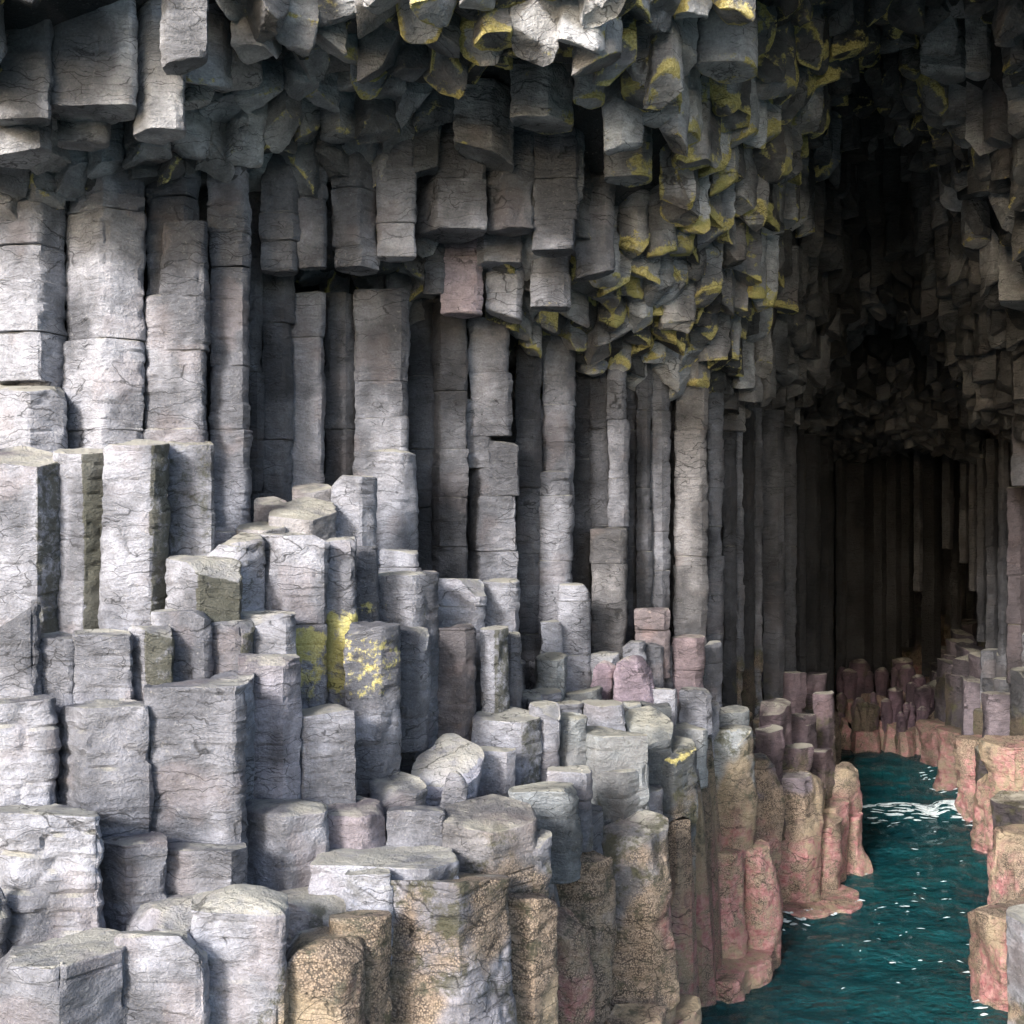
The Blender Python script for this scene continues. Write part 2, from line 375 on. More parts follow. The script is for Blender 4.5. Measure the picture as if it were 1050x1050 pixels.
def rockcol(name, cat, group, xl, xm, xr, yt, yb, D, label, c=1.0, tint=(1, 1, 1), j=None, hang=False, mat=None, ty=None, tx=0.0,
            lean=0.0, below=0.35, li=0, moss=0, rimy=0, barn=0, lb=None, mr=0, dep=None, kind='thing', free=False, **kw):
    if name == 'rock_stump' and xl > 500 and yt > 700: moss = max(moss, .11 + .10 * ((xl * 7) % 10) / 10)
    SEED[0] += 1; sd = SEED[0] * 7 + 3; rng = random.Random(sd)
    poly = facet_poly(xl, xm, xr, D, dep)
    zt = EYE - (yt - CY) / F * D; zb = EYE - (yb - CY) / F * D
    ds = max(0.013, 3.0 * D / 1050)
    pw = np.array(poly); yk = YK.get((xl, yt))
    if yk is not None:
        Db = pw[:, 1].max(); ty = ((EYE - (yk - CY) / F * Db) - zt) / (Db - D)
    elif ty is None: ty = rng.uniform(-.03, .10)
    tilt = (tx + rng.uniform(-.05, .05), ty)
    yc = pw[:, 1].mean(); xc = pw[:, 0].mean()
    mat = mat or M_ROCK
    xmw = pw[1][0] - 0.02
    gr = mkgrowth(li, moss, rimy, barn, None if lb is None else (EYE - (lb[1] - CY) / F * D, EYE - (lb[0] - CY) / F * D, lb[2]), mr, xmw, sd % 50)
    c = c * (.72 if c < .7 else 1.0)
    if name == 'basalt_column': c *= float(np.interp(xl, [210, 300, 560, 760, 830], [1.0, .82, .80, .68, .5]))  # shade of the inner wall painted in as darker rock
    cv = c * rng.uniform(0.93, 1.07); colr = tuple(cv * t for t in tint)
    wd0 = abs(pw[2][0] - pw[0][0])
    lean_w = (lean / F * D, 0)
    kw.setdefault('big', 0.018)
    if hang:                                        # free end is the lower one
        zt2 = zb + (pw[1][1] - yc) * 0 ; root = zt + below
        cuts = [EYE - (y - CY) / F * D for y in (j or [])]
        zs = [root] + sorted(cuts, reverse=True) + [zb]
    else:
        root = zb - below
        if name != 'waterline_column' and name != 'rock_shelf': BASES.append((xc, pw[1][1], zb)); BASES.append((xc, yc, zb))
        TOPS.append((xc, yc, zt, wd0, label, D))
        cuts = [EYE - (y - CY) / F * D for y in (j or [])]
        zs = [root] + sorted(cuts) + [zt - (pw[1][1] - yc) * 0]
    tl = tilt if not hang else (tilt[0] * .6, rng.uniform(-.05, .12))
    # the free end's plane is anchored at its front edge
    zend = zs[-1] + (yc - pw[1][1]) * tl[1]
    ms = []
    for k in range(len(zs) - 1):
        a, b = zs[k], zs[k + 1]; last = k == len(zs) - 2
        pp = pw.copy()
        if len(zs) > 2:
            cen = pp.mean(0); s = 1 + rng.uniform(-.05, .015); an = R(rng.uniform(-2.0, 2.0))
            dd = (pp - cen) * s; pp = cen + np.stack([dd[:, 0] * math.cos(an) - dd[:, 1] * math.sin(an), dd[:, 0] * math.sin(an) + dd[:, 1] * math.cos(an)], 1)
            pp += np.array([rng.uniform(-.012, .012), rng.uniform(-.018, .018)])
        gap = 0.004; wd = pp[2][0] - pp[0][0]; fac = []
        if last and (cat in ('rock stump', 'boulder') or name == 'waterline_column') and 'fac' not in kw:
            for _ in range(rng.choice([0, 1, 1, 2])):
                an2 = rng.uniform(0, 6.28); fac.append((math.cos(an2), math.sin(an2), wd * rng.uniform(.12, .36), rng.uniform(.35, 1.3)))
        kw2 = dict(kw, fac=fac) if fac else kw
        v, q, tr, g, org = drum(pp, a, (zend if last else b - (gap if not hang else -gap)), sd + k * 13, ds,
                                tilt=tl if last else (0, rng.uniform(-.03, .03)), flip=hang, cap2=True, li=gr,
                                lean=lean_w if len(zs) == 2 else (0, 0), **kw2)
        ms.append((v, q, tr, g, org))
    if len(ms) == 1:
        v, q, tr, g, org = ms[0]
        o = link(name, mesh_np(name, v, q, tr, g, org), mat, org, color=colr)
    else:
        org0 = ms[0][4]
        o = bpy.data.objects.new(name, None); col.objects.link(o); o.location = org0; o.empty_display_size = .1
        for si, (v, q, tr, g, org) in enumerate(ms):
            f = rng.uniform(.90, 1.08)
            nm = ('column_base', 'column_drum', 'column_tip')[0 if si == 0 else 2 if si == len(ms) - 1 else 1]
            link(nm, mesh_np(nm, v, q, tr, g, org), mat, org - org0, o, color=tuple(x * f for x in colr))
    tag(o, label, cat, group, kind)
    return o

# ------------------------------------------------------------------ terrain: sea, bed, cliff behind, roof mass
def grid_mesh(xs, ys, zf):
    X, Y = np.meshgrid(xs, ys); v = np.stack([X.ravel(), Y.ravel(), zf(X.ravel(), Y.ravel())], 1)
    nx, ny = len(xs), len(ys); i = np.arange(nx * ny).reshape(ny, nx)
    q = np.stack([i[:-1, :-1].ravel(), i[:-1, 1:].ravel(), i[1:, 1:].ravel(), i[1:, :-1].ravel()], 1)
    return v, q
def pad(core, lo, hi):
    return np.concatenate([[-lo * 40, -lo * 8, -lo * 2 - 20], core, [hi * 2 + 40, hi * 8, hi * 40]])
def wave(x, y):
    p = np.stack([x, y * 1.4, 0 * x], 1)
    near = np.exp(-np.clip(np.hypot(x - 5, y - 14) - 12, 0, None) / 6)
    w = 0.06 * fbm(p * 1.1, 3, 3) + 0.045 * vnoise(p * 2.6, 8) + 0.02 * vnoise(p * 5.5, 9)
    bore = 0.16 * np.exp(-((y - 18.2 - 0.12 * (x - 8)) / 0.35) ** 2)
    return (w + bore) * near
v, q = grid_mesh(pad(np.arange(-1, 12, 0.075), 40, 40), pad(np.arange(8.5, 29, 0.085), 40, 40), wave)
sea = link('sea_water', mesh_np('sea_water', v, q), M_WATER); sea['kind'] = 'structure'
v, q = grid_mesh(np.array([-1700., -60, 0, 60, 1700]), np.array([-1700., -60, 0, 60, 1700]), lambda x, y: -3.2 + 0 * x)
bed = link('seabed', mesh_np('seabed', v, q), M_BED); bed['kind'] = 'structure'

def rbf(pts, reg=0.02):
    pts = np.array(pts, float); A = pts[:, :2]; n = len(A)
    r = np.linalg.norm(A[:, None] - A[None], axis=2) + reg * np.eye(n)
    M = np.zeros((n + 3, n + 3)); M[:n, :n] = r; M[:n, n] = 1; M[:n, n + 1:] = A; M[n, :n] = 1; M[n + 1:, :n] = A.T
    w = np.linalg.solve(M, np.concatenate([pts[:, 2], [0, 0, 0]]))
    def f(x, y):
        q = np.stack([np.ravel(x), np.ravel(y)], 1).astype(float)
        d = np.linalg.norm(q[:, None] - A[None], axis=2)
        return d @ w[:n] + w[n] + q @ w[n + 1:]
    return f

# plan of the wall behind the columns: (photo px, distance) -> (X, Y)
WL = [(-1200, 5.2), (-700, 6.4), (-300, 7.6), (-60, 8.6), (40, 9.2), (150, 9.6), (250, 10.3), (330, 11.0), (440, 12.0), (560, 13.0), (640, 13.9), (700, 14.9), (745, 17.0), (800, 20.5),
      (830, 24.5), (850, 28.0), (985, 28.4), (1000, 26.0), (1006, 23.0), (1024, 20.0), (1060, 17.0), (1130, 14.5), (1260, 12.5), (1700, 9.0)]
WP = np.array([((px - CX) / F * d, d) for px, d in WL])
def wall_path(step=0.12):
    out = []
    for a, b in zip(WP[:-1], WP[1:]):
        n = max(1, int(np.linalg.norm(b - a) / step))
        for k in range(n): out.append(a + (b - a) * k / n)
    out.append(WP[-1]); return np.array(out)
wp = wall_path(); zs = np.arange(-3.0, 16.01, 0.2)
tng = np.gradient(wp, axis=0); nv = np.stack([-tng[:, 1], tng[:, 0]], 1); nv /= np.linalg.norm(nv, axis=1)[:, None]
s_len = np.concatenate([[0], np.cumsum(np.linalg.norm(np.diff(wp, axis=0), axis=1))])
V = []
for z in zs:
    p3 = np.stack([s_len * 3.0, np.zeros_like(s_len), np.full_like(s_len, z * 0.35)], 1)
    V.append(np.concatenate([wp + nv * (0.12 + 0.10 * vnoise(p3, 4) + 0.05 * vnoise(p3 * 2.7, 5))[:, None], np.full((len(wp), 1), z)], 1))
V = np.concatenate(V); nx = len(wp); i = np.arange(len(V)).reshape(len(zs), nx)
q = np.stack([i[:-1, :-1].ravel(), i[:-1, 1:].ravel(), i[1:, 1:].ravel(), i[1:, :-1].ravel()], 1)
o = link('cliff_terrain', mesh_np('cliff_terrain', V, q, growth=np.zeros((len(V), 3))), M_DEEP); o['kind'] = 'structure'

# height of the broken roof, from points read off the photograph (px, py, distance)
RC = [(30, 140, 7.9), (30, 118, 7.4), (30, 20, 6.8), (30, -150, 6.3), (-200, 130, 7.2), (-200, -100, 6), (150, 135, 8.3), (150, 30, 7.1), (150, -150, 6.4), (270, 160, 9.1), (270, 70, 8.4), (270, 0, 7.4), (270, -160, 6.8),
      (360, 160, 9.4), (360, 80, 8.7), (360, 0, 7.6), (360, -160, 6.9), (500, 160, 9.8), (500, 80, 8.7), (500, 0, 7.4), (500, -160, 7.1), (450, 305, 10.7), (600, 345, 11.6), (620, 260, 10.5), (610, 180, 9.6), (620, 90, 8.6),
      (620, 0, 7.5), (620, -160, 7.2), (680, 370, 12.6), (720, 385, 13.2), (720, 300, 11.7), (720, 200, 10.4), (720, 100, 9.2), (720, 0, 8.1), (720, -160, 7.4), (790, 400, 15.0), (790, 300, 13.0), (790, 200, 11.8), (790, 100, 10.6), (790, 0, 9.5),
      (840, 330, 16.5), (850, 200, 15.5), (850, 100, 14.3), (850, 0, 13), (920, 245, 19), (920, 110, 16), (910, 40, 12.2), (910, -100, 10), (955, 340, 17.5), (955, 260, 16), (955, 120, 13),
      (1000, 430, 17.5), (1000, 300, 15.5), (1000, 200, 14), (1000, 100, 12.2), (1000, 0, 10.7), (1050, 440, 16), (1050, 300, 14), (1050, 100, 11.5), (1050, 0, 10), (1160, 400, 12.5), (1160, 0, 8.5), (1160, -150, 7),
      (860, 420, 23), (880, 480, 27), (930, 450, 27), (960, 460, 24), (990, 470, 22), (840, 440, 22), (815, 430, 18)]
roof_z = rbf([tuple(P(*r)) for r in RC])

def inside_wall(x, y, off=0.0):
    """signed distance in plan from the wall line; positive on the open (cave) side"""
    best = 1e9; sgn = 1
    for a, b in zip(WP[:-1], WP[1:]):
        ab = b - a; L2 = ab @ ab; t = max(0, min(1, ((x - a[0]) * ab[0] + (y - a[1]) * ab[1]) / L2))
        dx, dy = x - (a[0] + t * ab[0]), y - (a[1] + t * ab[1]); d = math.hypot(dx, dy)
        if d < best: best = d; sgn = 1 if ab[0] * dy - ab[1] * dx < 0 else -1
    return sgn * best

# the mass of rock above: its underside follows the broken roof half a metre up
ROOF_FRONT = 6.15
xs = np.arange(-16, 20, 0.25); ys = np.arange(ROOF_FRONT, 34, 0.25)
v, q = grid_mesh(xs, ys, lambda x, y: roof_z(np.clip(x, -6, 11), np.clip(y, 4, 28)) + 0.55 + 0.12 * fbm(np.stack([x, y, 0 * x], 1) * 1.5, 3, 2))
nu = len(v); top = v.copy(); top[:, 2] = 17.0
V = np.concatenate([v, top]); ny, nx = len(ys), len(xs); i = np.arange(nu).reshape(ny, nx)
def side(a, b): return np.stack([a, b, b + nu, a + nu], 1)
Q = np.concatenate([q[:, ::-1], q + nu, side(i[0, :-1], i[0, 1:]), side(i[-1, 1:], i[-1, :-1]), side(i[1:, 0], i[:-1, 0]), side(i[:-1, -1], i[1:, -1])])
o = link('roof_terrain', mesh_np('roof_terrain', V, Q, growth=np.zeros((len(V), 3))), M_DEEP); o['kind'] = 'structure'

# ------------------------------------------------------------------ columns, stumps and boulders one by one
BR = (1.06, 1.05, 1.06); PINK = (1.18, 0.98, 0.98); DK = (0.62, 0.62, 0.64); WARM = (1.05, 1.0, 0.92); GRN = (0.80, 0.84, 0.78)
G_FRONT = 'tall stumps at the left edge of the ledge'
def stump(*a, **k): return rockcol('rock_stump', 'rock stump', k.pop('g', 'broken column stumps stepping down the ledge'), *a, **dict(dict(barn=-.17), **k))
def wallc(*a, **k): return rockcol('basalt_column', 'rock column', k.pop('g', 'tall columns of the left cave wall'), *a, **k)
def hangc(*a, **k): return rockcol('hanging_column', 'rock column', k.pop('g', 'short columns hanging from the roof over the wall'), *a, hang=True, **k)
def bould(*a, **k): return rockcol('boulder', 'boulder', k.pop('g', 'loose boulders on the ledge'), *a, **dict(dict(rnd=0.06, big=0.07, dome=0.08, chip=0.05), **k))
def barnc(*a, **k): return rockcol('waterline_column', 'rock column', k.pop('g', 'barnacled columns standing in the water'), *a, **dict(dict(rnd=0.012, big=0.05, soft=0.09, chip=0.06, flare=0.02, below=0.9), **k))

# front row, left
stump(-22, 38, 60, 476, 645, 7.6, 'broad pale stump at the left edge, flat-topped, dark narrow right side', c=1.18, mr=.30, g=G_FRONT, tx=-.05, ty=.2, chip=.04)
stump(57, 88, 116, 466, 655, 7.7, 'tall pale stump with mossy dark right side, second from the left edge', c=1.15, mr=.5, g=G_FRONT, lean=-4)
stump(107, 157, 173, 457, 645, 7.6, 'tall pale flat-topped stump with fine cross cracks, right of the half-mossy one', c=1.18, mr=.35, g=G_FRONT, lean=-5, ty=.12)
stump(171, 173, 217, 456, 600, 7.95, 'tall stump dark with moss on its whole face, beige top', c=.72, moss=.33, g=G_FRONT, ty=.15)
# wall, left end
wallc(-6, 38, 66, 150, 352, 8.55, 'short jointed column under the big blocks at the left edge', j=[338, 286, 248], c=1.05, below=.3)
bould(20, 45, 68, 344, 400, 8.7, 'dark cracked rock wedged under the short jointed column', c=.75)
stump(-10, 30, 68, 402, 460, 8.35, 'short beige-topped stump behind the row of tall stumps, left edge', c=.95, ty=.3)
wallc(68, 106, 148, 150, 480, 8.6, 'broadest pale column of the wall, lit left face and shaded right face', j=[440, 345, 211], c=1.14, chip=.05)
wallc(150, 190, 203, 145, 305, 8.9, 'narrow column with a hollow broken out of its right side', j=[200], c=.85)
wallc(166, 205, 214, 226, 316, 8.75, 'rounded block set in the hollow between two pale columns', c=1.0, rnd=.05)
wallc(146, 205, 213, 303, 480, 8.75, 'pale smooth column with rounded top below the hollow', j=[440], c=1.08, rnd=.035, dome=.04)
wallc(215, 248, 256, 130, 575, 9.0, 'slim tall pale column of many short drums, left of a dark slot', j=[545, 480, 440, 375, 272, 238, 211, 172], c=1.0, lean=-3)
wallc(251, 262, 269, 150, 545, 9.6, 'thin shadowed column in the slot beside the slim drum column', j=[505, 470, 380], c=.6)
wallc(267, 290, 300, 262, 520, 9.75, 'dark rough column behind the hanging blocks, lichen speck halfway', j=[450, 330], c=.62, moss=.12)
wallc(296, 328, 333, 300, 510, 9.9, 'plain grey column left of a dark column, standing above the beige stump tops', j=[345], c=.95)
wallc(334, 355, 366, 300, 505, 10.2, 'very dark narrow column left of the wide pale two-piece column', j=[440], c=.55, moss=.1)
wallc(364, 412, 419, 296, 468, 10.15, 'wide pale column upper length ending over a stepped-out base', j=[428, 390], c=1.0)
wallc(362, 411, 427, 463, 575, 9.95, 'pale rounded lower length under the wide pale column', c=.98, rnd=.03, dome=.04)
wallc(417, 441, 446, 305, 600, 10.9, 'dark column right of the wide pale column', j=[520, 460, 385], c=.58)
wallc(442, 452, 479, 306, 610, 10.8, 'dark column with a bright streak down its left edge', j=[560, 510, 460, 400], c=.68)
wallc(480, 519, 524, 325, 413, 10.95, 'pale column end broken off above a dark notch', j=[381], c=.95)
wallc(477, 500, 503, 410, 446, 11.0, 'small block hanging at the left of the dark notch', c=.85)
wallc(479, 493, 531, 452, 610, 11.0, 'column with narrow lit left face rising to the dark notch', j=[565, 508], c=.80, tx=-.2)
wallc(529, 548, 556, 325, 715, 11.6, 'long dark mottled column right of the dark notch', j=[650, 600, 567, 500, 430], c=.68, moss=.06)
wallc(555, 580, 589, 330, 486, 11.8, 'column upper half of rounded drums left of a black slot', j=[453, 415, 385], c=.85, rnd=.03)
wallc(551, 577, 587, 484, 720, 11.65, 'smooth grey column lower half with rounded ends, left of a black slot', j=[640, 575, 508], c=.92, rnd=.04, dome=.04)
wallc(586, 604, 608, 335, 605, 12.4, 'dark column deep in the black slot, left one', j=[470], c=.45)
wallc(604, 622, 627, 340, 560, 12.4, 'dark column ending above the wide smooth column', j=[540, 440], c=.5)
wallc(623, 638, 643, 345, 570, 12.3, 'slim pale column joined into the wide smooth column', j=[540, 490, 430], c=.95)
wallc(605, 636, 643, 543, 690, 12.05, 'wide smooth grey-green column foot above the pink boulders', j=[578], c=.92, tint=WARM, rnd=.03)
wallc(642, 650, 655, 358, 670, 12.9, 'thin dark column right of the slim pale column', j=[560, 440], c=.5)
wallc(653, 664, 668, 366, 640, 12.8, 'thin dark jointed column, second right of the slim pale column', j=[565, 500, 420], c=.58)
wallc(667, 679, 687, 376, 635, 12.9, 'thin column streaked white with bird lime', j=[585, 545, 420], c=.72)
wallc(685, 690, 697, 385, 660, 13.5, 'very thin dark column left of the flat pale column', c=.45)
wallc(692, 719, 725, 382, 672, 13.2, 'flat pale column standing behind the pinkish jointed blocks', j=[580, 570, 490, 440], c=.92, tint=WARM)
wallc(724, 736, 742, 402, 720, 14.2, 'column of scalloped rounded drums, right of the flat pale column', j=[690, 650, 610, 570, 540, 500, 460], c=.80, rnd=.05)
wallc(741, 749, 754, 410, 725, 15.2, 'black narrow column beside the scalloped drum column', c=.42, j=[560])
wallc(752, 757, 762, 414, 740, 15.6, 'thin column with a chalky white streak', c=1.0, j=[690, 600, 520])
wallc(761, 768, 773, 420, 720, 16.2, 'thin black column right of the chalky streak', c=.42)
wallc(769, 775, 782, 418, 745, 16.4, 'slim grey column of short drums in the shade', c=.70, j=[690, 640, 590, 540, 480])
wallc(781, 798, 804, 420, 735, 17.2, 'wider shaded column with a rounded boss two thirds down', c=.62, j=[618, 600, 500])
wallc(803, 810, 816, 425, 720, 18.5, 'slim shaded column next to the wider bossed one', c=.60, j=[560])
G_DEEP = 'columns of the dark far end of the cave'  # tones below are near black: far-end shade painted into the rock
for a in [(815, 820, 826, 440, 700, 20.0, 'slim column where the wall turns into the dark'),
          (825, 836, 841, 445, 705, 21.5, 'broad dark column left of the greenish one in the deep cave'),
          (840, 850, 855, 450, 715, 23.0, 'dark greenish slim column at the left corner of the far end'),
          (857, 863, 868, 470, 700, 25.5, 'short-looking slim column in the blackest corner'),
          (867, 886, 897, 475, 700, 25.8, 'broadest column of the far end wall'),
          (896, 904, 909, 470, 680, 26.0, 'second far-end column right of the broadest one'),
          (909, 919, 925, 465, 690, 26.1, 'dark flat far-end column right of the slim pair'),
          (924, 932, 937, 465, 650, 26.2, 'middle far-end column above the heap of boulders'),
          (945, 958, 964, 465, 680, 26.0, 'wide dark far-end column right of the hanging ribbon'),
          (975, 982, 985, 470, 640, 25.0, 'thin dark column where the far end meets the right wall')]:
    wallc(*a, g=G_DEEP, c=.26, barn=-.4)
for a in [(937, 943, 946, 470, 606, 25.6, 'ribbon-like column hanging free with a pale tip at the far end'),
          (966, 973, 978, 470, 563, 24.0, 'short hanging column left of the notch by the right wall'),
          (984, 990, 994, 480, 577, 23.0, 'grey hanging column over the notch by the right wall'),
          (994, 998, 1002, 500, 606, 22.4, 'small pale hanging block lowest by the right wall')]:
    hangc(*a, g=G_DEEP, c=.4, below=1.6, chip=.02)
G_RIGHT = 'columns of the right cave wall'  # tones below cut down to paint the right wall's shade
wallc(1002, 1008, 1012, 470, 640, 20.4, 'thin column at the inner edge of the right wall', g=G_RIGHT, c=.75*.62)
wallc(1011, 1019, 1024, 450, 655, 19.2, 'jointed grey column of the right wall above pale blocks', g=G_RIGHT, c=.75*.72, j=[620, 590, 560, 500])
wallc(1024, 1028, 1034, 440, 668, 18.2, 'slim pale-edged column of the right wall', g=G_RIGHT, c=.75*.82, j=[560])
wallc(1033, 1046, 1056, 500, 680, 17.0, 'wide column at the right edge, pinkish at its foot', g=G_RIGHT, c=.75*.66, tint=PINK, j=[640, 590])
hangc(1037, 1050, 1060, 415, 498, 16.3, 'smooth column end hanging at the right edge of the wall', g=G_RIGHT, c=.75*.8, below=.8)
# hanging tier over the wall
hangc(268, 300, 307, 160, 276, 9.35, 'dark hanging column with a squared lower block, leftmost of the tier', j=[246, 219], c=.68)
hangc(306, 331, 335, 158, 274, 9.4, 'narrow pale hanging column beside a dark one, leftmost of the tier', j=[203], c=.95, li=.05)
hangc(333, 341, 344, 150, 262, 9.7, 'thin dark hanging column between two pale ones', c=.5)
hangc(341, 368, 387, 142, 272, 9.45, 'pale hanging column with chipped bottom and dark right side', j=[251, 191], c=.98)
hangc(386, 423, 426, 148, 262, 9.5, 'pale broad hanging column of two lengths over the mossy ledge', j=[228, 172], c=1.0)
hangc(424, 450, 498, 145, 234, 9.65, 'widest hanging column, lit left face and dark right face', j=[182], c=.82)
hangc(499, 520, 547, 158, 232, 9.7, 'hanging column with a pale left face and flat clean base', j=[168], c=.9)
hangc(547, 588, 591, 168, 254, 9.75, 'hanging column with a pale foot block, right end of the tier', j=[224, 182], c=.82)
hangc(436, 452, 456, 238, 300, 10.3, 'small dark hanging block left of the pinkish one', j=[268], c=.65, rimy=.25)
hangc(454, 489, 496, 240, 320, 10.3, 'pinkish hanging block with chipped lower edge, under the widest hanging column', j=[262], c=1.0, tint=PINK)
hangc(487, 497, 534, 238, 268, 10.2, 'short hanging block with a ridge, under the clean-based column', c=.85)
hangc(499, 530, 536, 270, 322, 10.5, 'pale hanging block with a slanted broken tip', c=.95, tx=-.5)
hangc(544, 578, 584, 250, 314, 10.4, 'pale hanging block with a yellow lower rim', c=.9, rimy=.6)
hangc(590, 622, 630, 215, 280, 10.2, 'broken hanging block right of the tier, wedge-shaped foot', c=.7, rimy=.2, tx=.4)

# stepped stumps
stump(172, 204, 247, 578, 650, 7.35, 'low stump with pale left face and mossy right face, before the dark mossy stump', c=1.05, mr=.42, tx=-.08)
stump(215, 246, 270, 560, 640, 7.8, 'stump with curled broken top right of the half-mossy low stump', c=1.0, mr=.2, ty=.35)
stump(243, 272, 292, 544, 600, 8.25, 'thin beige slab-topped stump left of the squarish pale one', c=1.0, tint=WARM, ty=.3)
stump(262, 270, 297, 518, 545, 8.9, 'small cracked beige stump top against the wall', c=.95, tint=WARM, ty=.35)
stump(277, 318, 344, 533, 570, 8.45, 'wide low beige stump below the plain grey column', c=1.0, tint=WARM, ty=.38)
stump(300, 320, 340, 505, 540, 9.2, 'small back stump of beige rubble at the foot of the wall', c=.9, tint=WARM, ty=.3)
stump(265, 289, 333, 549, 735, 7.9, 'squarish stump with pale narrow left face, yellow lichen on its lower half', c=1.02, lb=(638, 730, .66), j=[640])
stump(333, 360, 366, 554, 735, 8.1, 'slim stump with bright yellow lichen low down, right of the squarish one', c=.95, lb=(625, 732, .62))
stump(339, 370, 385, 488, 600, 8.95, 'stump standing high at the wall with dark right side', c=.98)
stump(361, 383, 388, 562, 650, 8.5, 'small rounded stump with yellow foot behind the slim lichened one', c=.85, lb=(608, 650, .4), rnd=.04)
stump(385, 424, 429, 565, 620, 9.1, 'low slab stump under the rounded lower length of the wall', c=.9, j=[582])
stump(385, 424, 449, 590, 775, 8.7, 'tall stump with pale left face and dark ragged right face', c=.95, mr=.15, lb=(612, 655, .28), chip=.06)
stump(355, 391, 408, 642, 825, 7.75, 'tall stump with a large yellow lichen stain on its left face', c=1.0, lb=(645, 748, .33))
stump(447, 490, 498, 594, 650, 9.5, 'cracked blocky stump in front of the bright-streaked column', c=.85, j=[622])
stump(447, 476, 486, 644, 775, 8.95, 'brownish stump in the shade below the cracked blocky one', c=.72, tint=(1.12, 1.0, .93))
stump(429, 441, 449, 655, 770, 9.3, 'narrow dark stump squeezed between the ragged and the brownish ones', c=.45)
stump(496, 523, 531, 597, 665, 9.9, 'shaded stump right of the cracked blocky one', c=.78)
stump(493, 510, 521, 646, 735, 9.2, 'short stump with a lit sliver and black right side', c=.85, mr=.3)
stump(519, 530, 534, 650, 735, 9.6, 'short black stump just right of the half-lit sliver stump', c=.5)
stump(556, 574, 577, 638, 720, 11.2, 'slim smooth stump before the lower half of the rounded column', c=.85)
stump(572, 600, 606, 600, 722, 11.35, 'bumpy slim stump leaning on the black slot', c=.85, j=[672, 617], rnd=.04)
PK = 'pinkish blocks at the foot of the wall'
stump(606, 624, 634, 671, 690, 11.4, 'flat grey block beside a dark hollow under the wide smooth column', c=.85, g=PK)
bould(603, 625, 633, 686, 715, 11.1, 'pink boulder, left of two at the wall foot', c=1.0, tint=(1.25, .95, 1.0), g=PK)
bould(631, 660, 669, 681, 720, 10.9, 'pink boulder with two vertical cracks, right of two at the wall foot', c=1.08, tint=(1.2, .95, 1.0), g=PK)
stump(639, 655, 660, 659, 690, 11.6, 'small pale block behind the cracked pink boulder', c=.85, g=PK)
stump(651, 682, 687, 625, 665, 11.9, 'flat-topped pinkish block of two layers', c=1.05, tint=(1.22, 1.0, .92), j=[646], g=PK)
stump(656, 677, 680, 661, 708, 11.8, 'lichen-flecked block under the two-layer pinkish block', c=.8, li=.15, g=PK)
stump(678, 684, 689, 662, 704, 12.0, 'thin dark upright block right of the lichen-flecked one', c=.6, g=PK)
stump(688, 713, 722, 654, 708, 12.1, 'reddish squared block below the flat pale column', c=.95, tint=(1.25, .95, .9), j=[687], g=PK)
stump(721, 733, 740, 661, 718, 12.7, 'stepped grey block below the scalloped drum column', c=.8, j=[680], g=PK)

# middle-left
stump(-6, 33, 40, 635, 740, 6.9, 'angular boulder-like stump with a slanted top at the left edge', c=.9, tx=.55, mr=.1, chip=.07)
stump(39, 72, 77, 655, 745, 7.0, 'narrow half of the split flat stump, left part', c=1.08)
stump(73, 133, 137, 652, 745, 6.95, 'wide half of the split flat stump below the tall pale row', c=1.08)
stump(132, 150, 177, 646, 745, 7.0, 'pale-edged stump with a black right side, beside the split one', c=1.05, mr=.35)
stump(157, 209, 217, 627, 715, 7.2, 'square pale stump with a dark edge below the half-mossy stump', c=1.12)
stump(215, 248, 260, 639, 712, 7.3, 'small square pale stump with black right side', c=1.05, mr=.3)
stump(246, 293, 302, 630, 690, 7.45, 'low wide pale stump left of the yellow lichen', c=1.05)
stump(246, 290, 308, 674, 830, 7.05, 'long pale stump in the middle, reddish stain at lower right', c=.98, tint=(1.06, 1.0, 1.0), tx=-.05)
stump(216, 246, 260, 696, 800, 6.9, 'thin pale stump tucked behind the largest clean-faced stump', c=1.08, tx=.05)
# lower-left
stump(-25, -4, 57, 722, 840, 6.45, 'rough shaded stump with rounded shoulder at the left edge', c=.92, rnd=.05, chis=.016, big=.035, tx=.1)
stump(54, 88, 154, 727, 855, 6.4, 'stump with bright narrow left face and rough grey right face', c=1.0, chis=.016, big=.03, tx=.06)
stump(149, 240, 251, 705, 868, 6.45, 'largest clean-faced stump, broad flat front with a chamfered corner', c=1.1, ty=.3, chip=.06)
stump(301, 312, 364, 733, 830, 7.2, 'stump with slanted beige top right of the long pale one', c=.92, tx=.18, ty=.25)
stump(-30, 10, 104, 835, 985, 5.75, 'large craggy stump lower left with wrinkled face', c=1.05, chis=.02, big=.045, rnd=.04, ty=.25)
stump(97, 129, 171, 868, 955, 6.05, 'stump with pale left face and evenly shaded right face, beside the craggy one', c=1.0, ty=.35, tx=.06)
stump(167, 236, 250, 872, 925, 6.2, 'low wide stump below the largest clean-faced stump', c=1.02, ty=.25)
stump(246, 290, 337, 838, 922, 6.6, 'dome-topped stump with a dark crack on the right', c=1.05, rnd=.02, dome=.03, ty=.3)
stump(128, 186, 226, 934, 985, 5.85, 'low wedge stump with a bright slanted top', c=1.05, ty=.45, tx=.12)
stump(196, 286, 294, 938, 1075, 5.5, 'big round-topped stump at the bottom with barnacle speckle', c=1.0, rnd=.025, dome=.04, ty=.35, barn=-.02)
stump(117, 207, 213, 962, 1075, 5.35, 'flat-faced stump in front of the round-topped one, yellowed right half', c=1.0, li=.04, ty=.3)
stump(-25, 60, 130, 995, 1075, 5.1, 'slanting slab with a bright top in the bottom left corner', c=1.02, ty=.5, tx=.1, chip=.06)
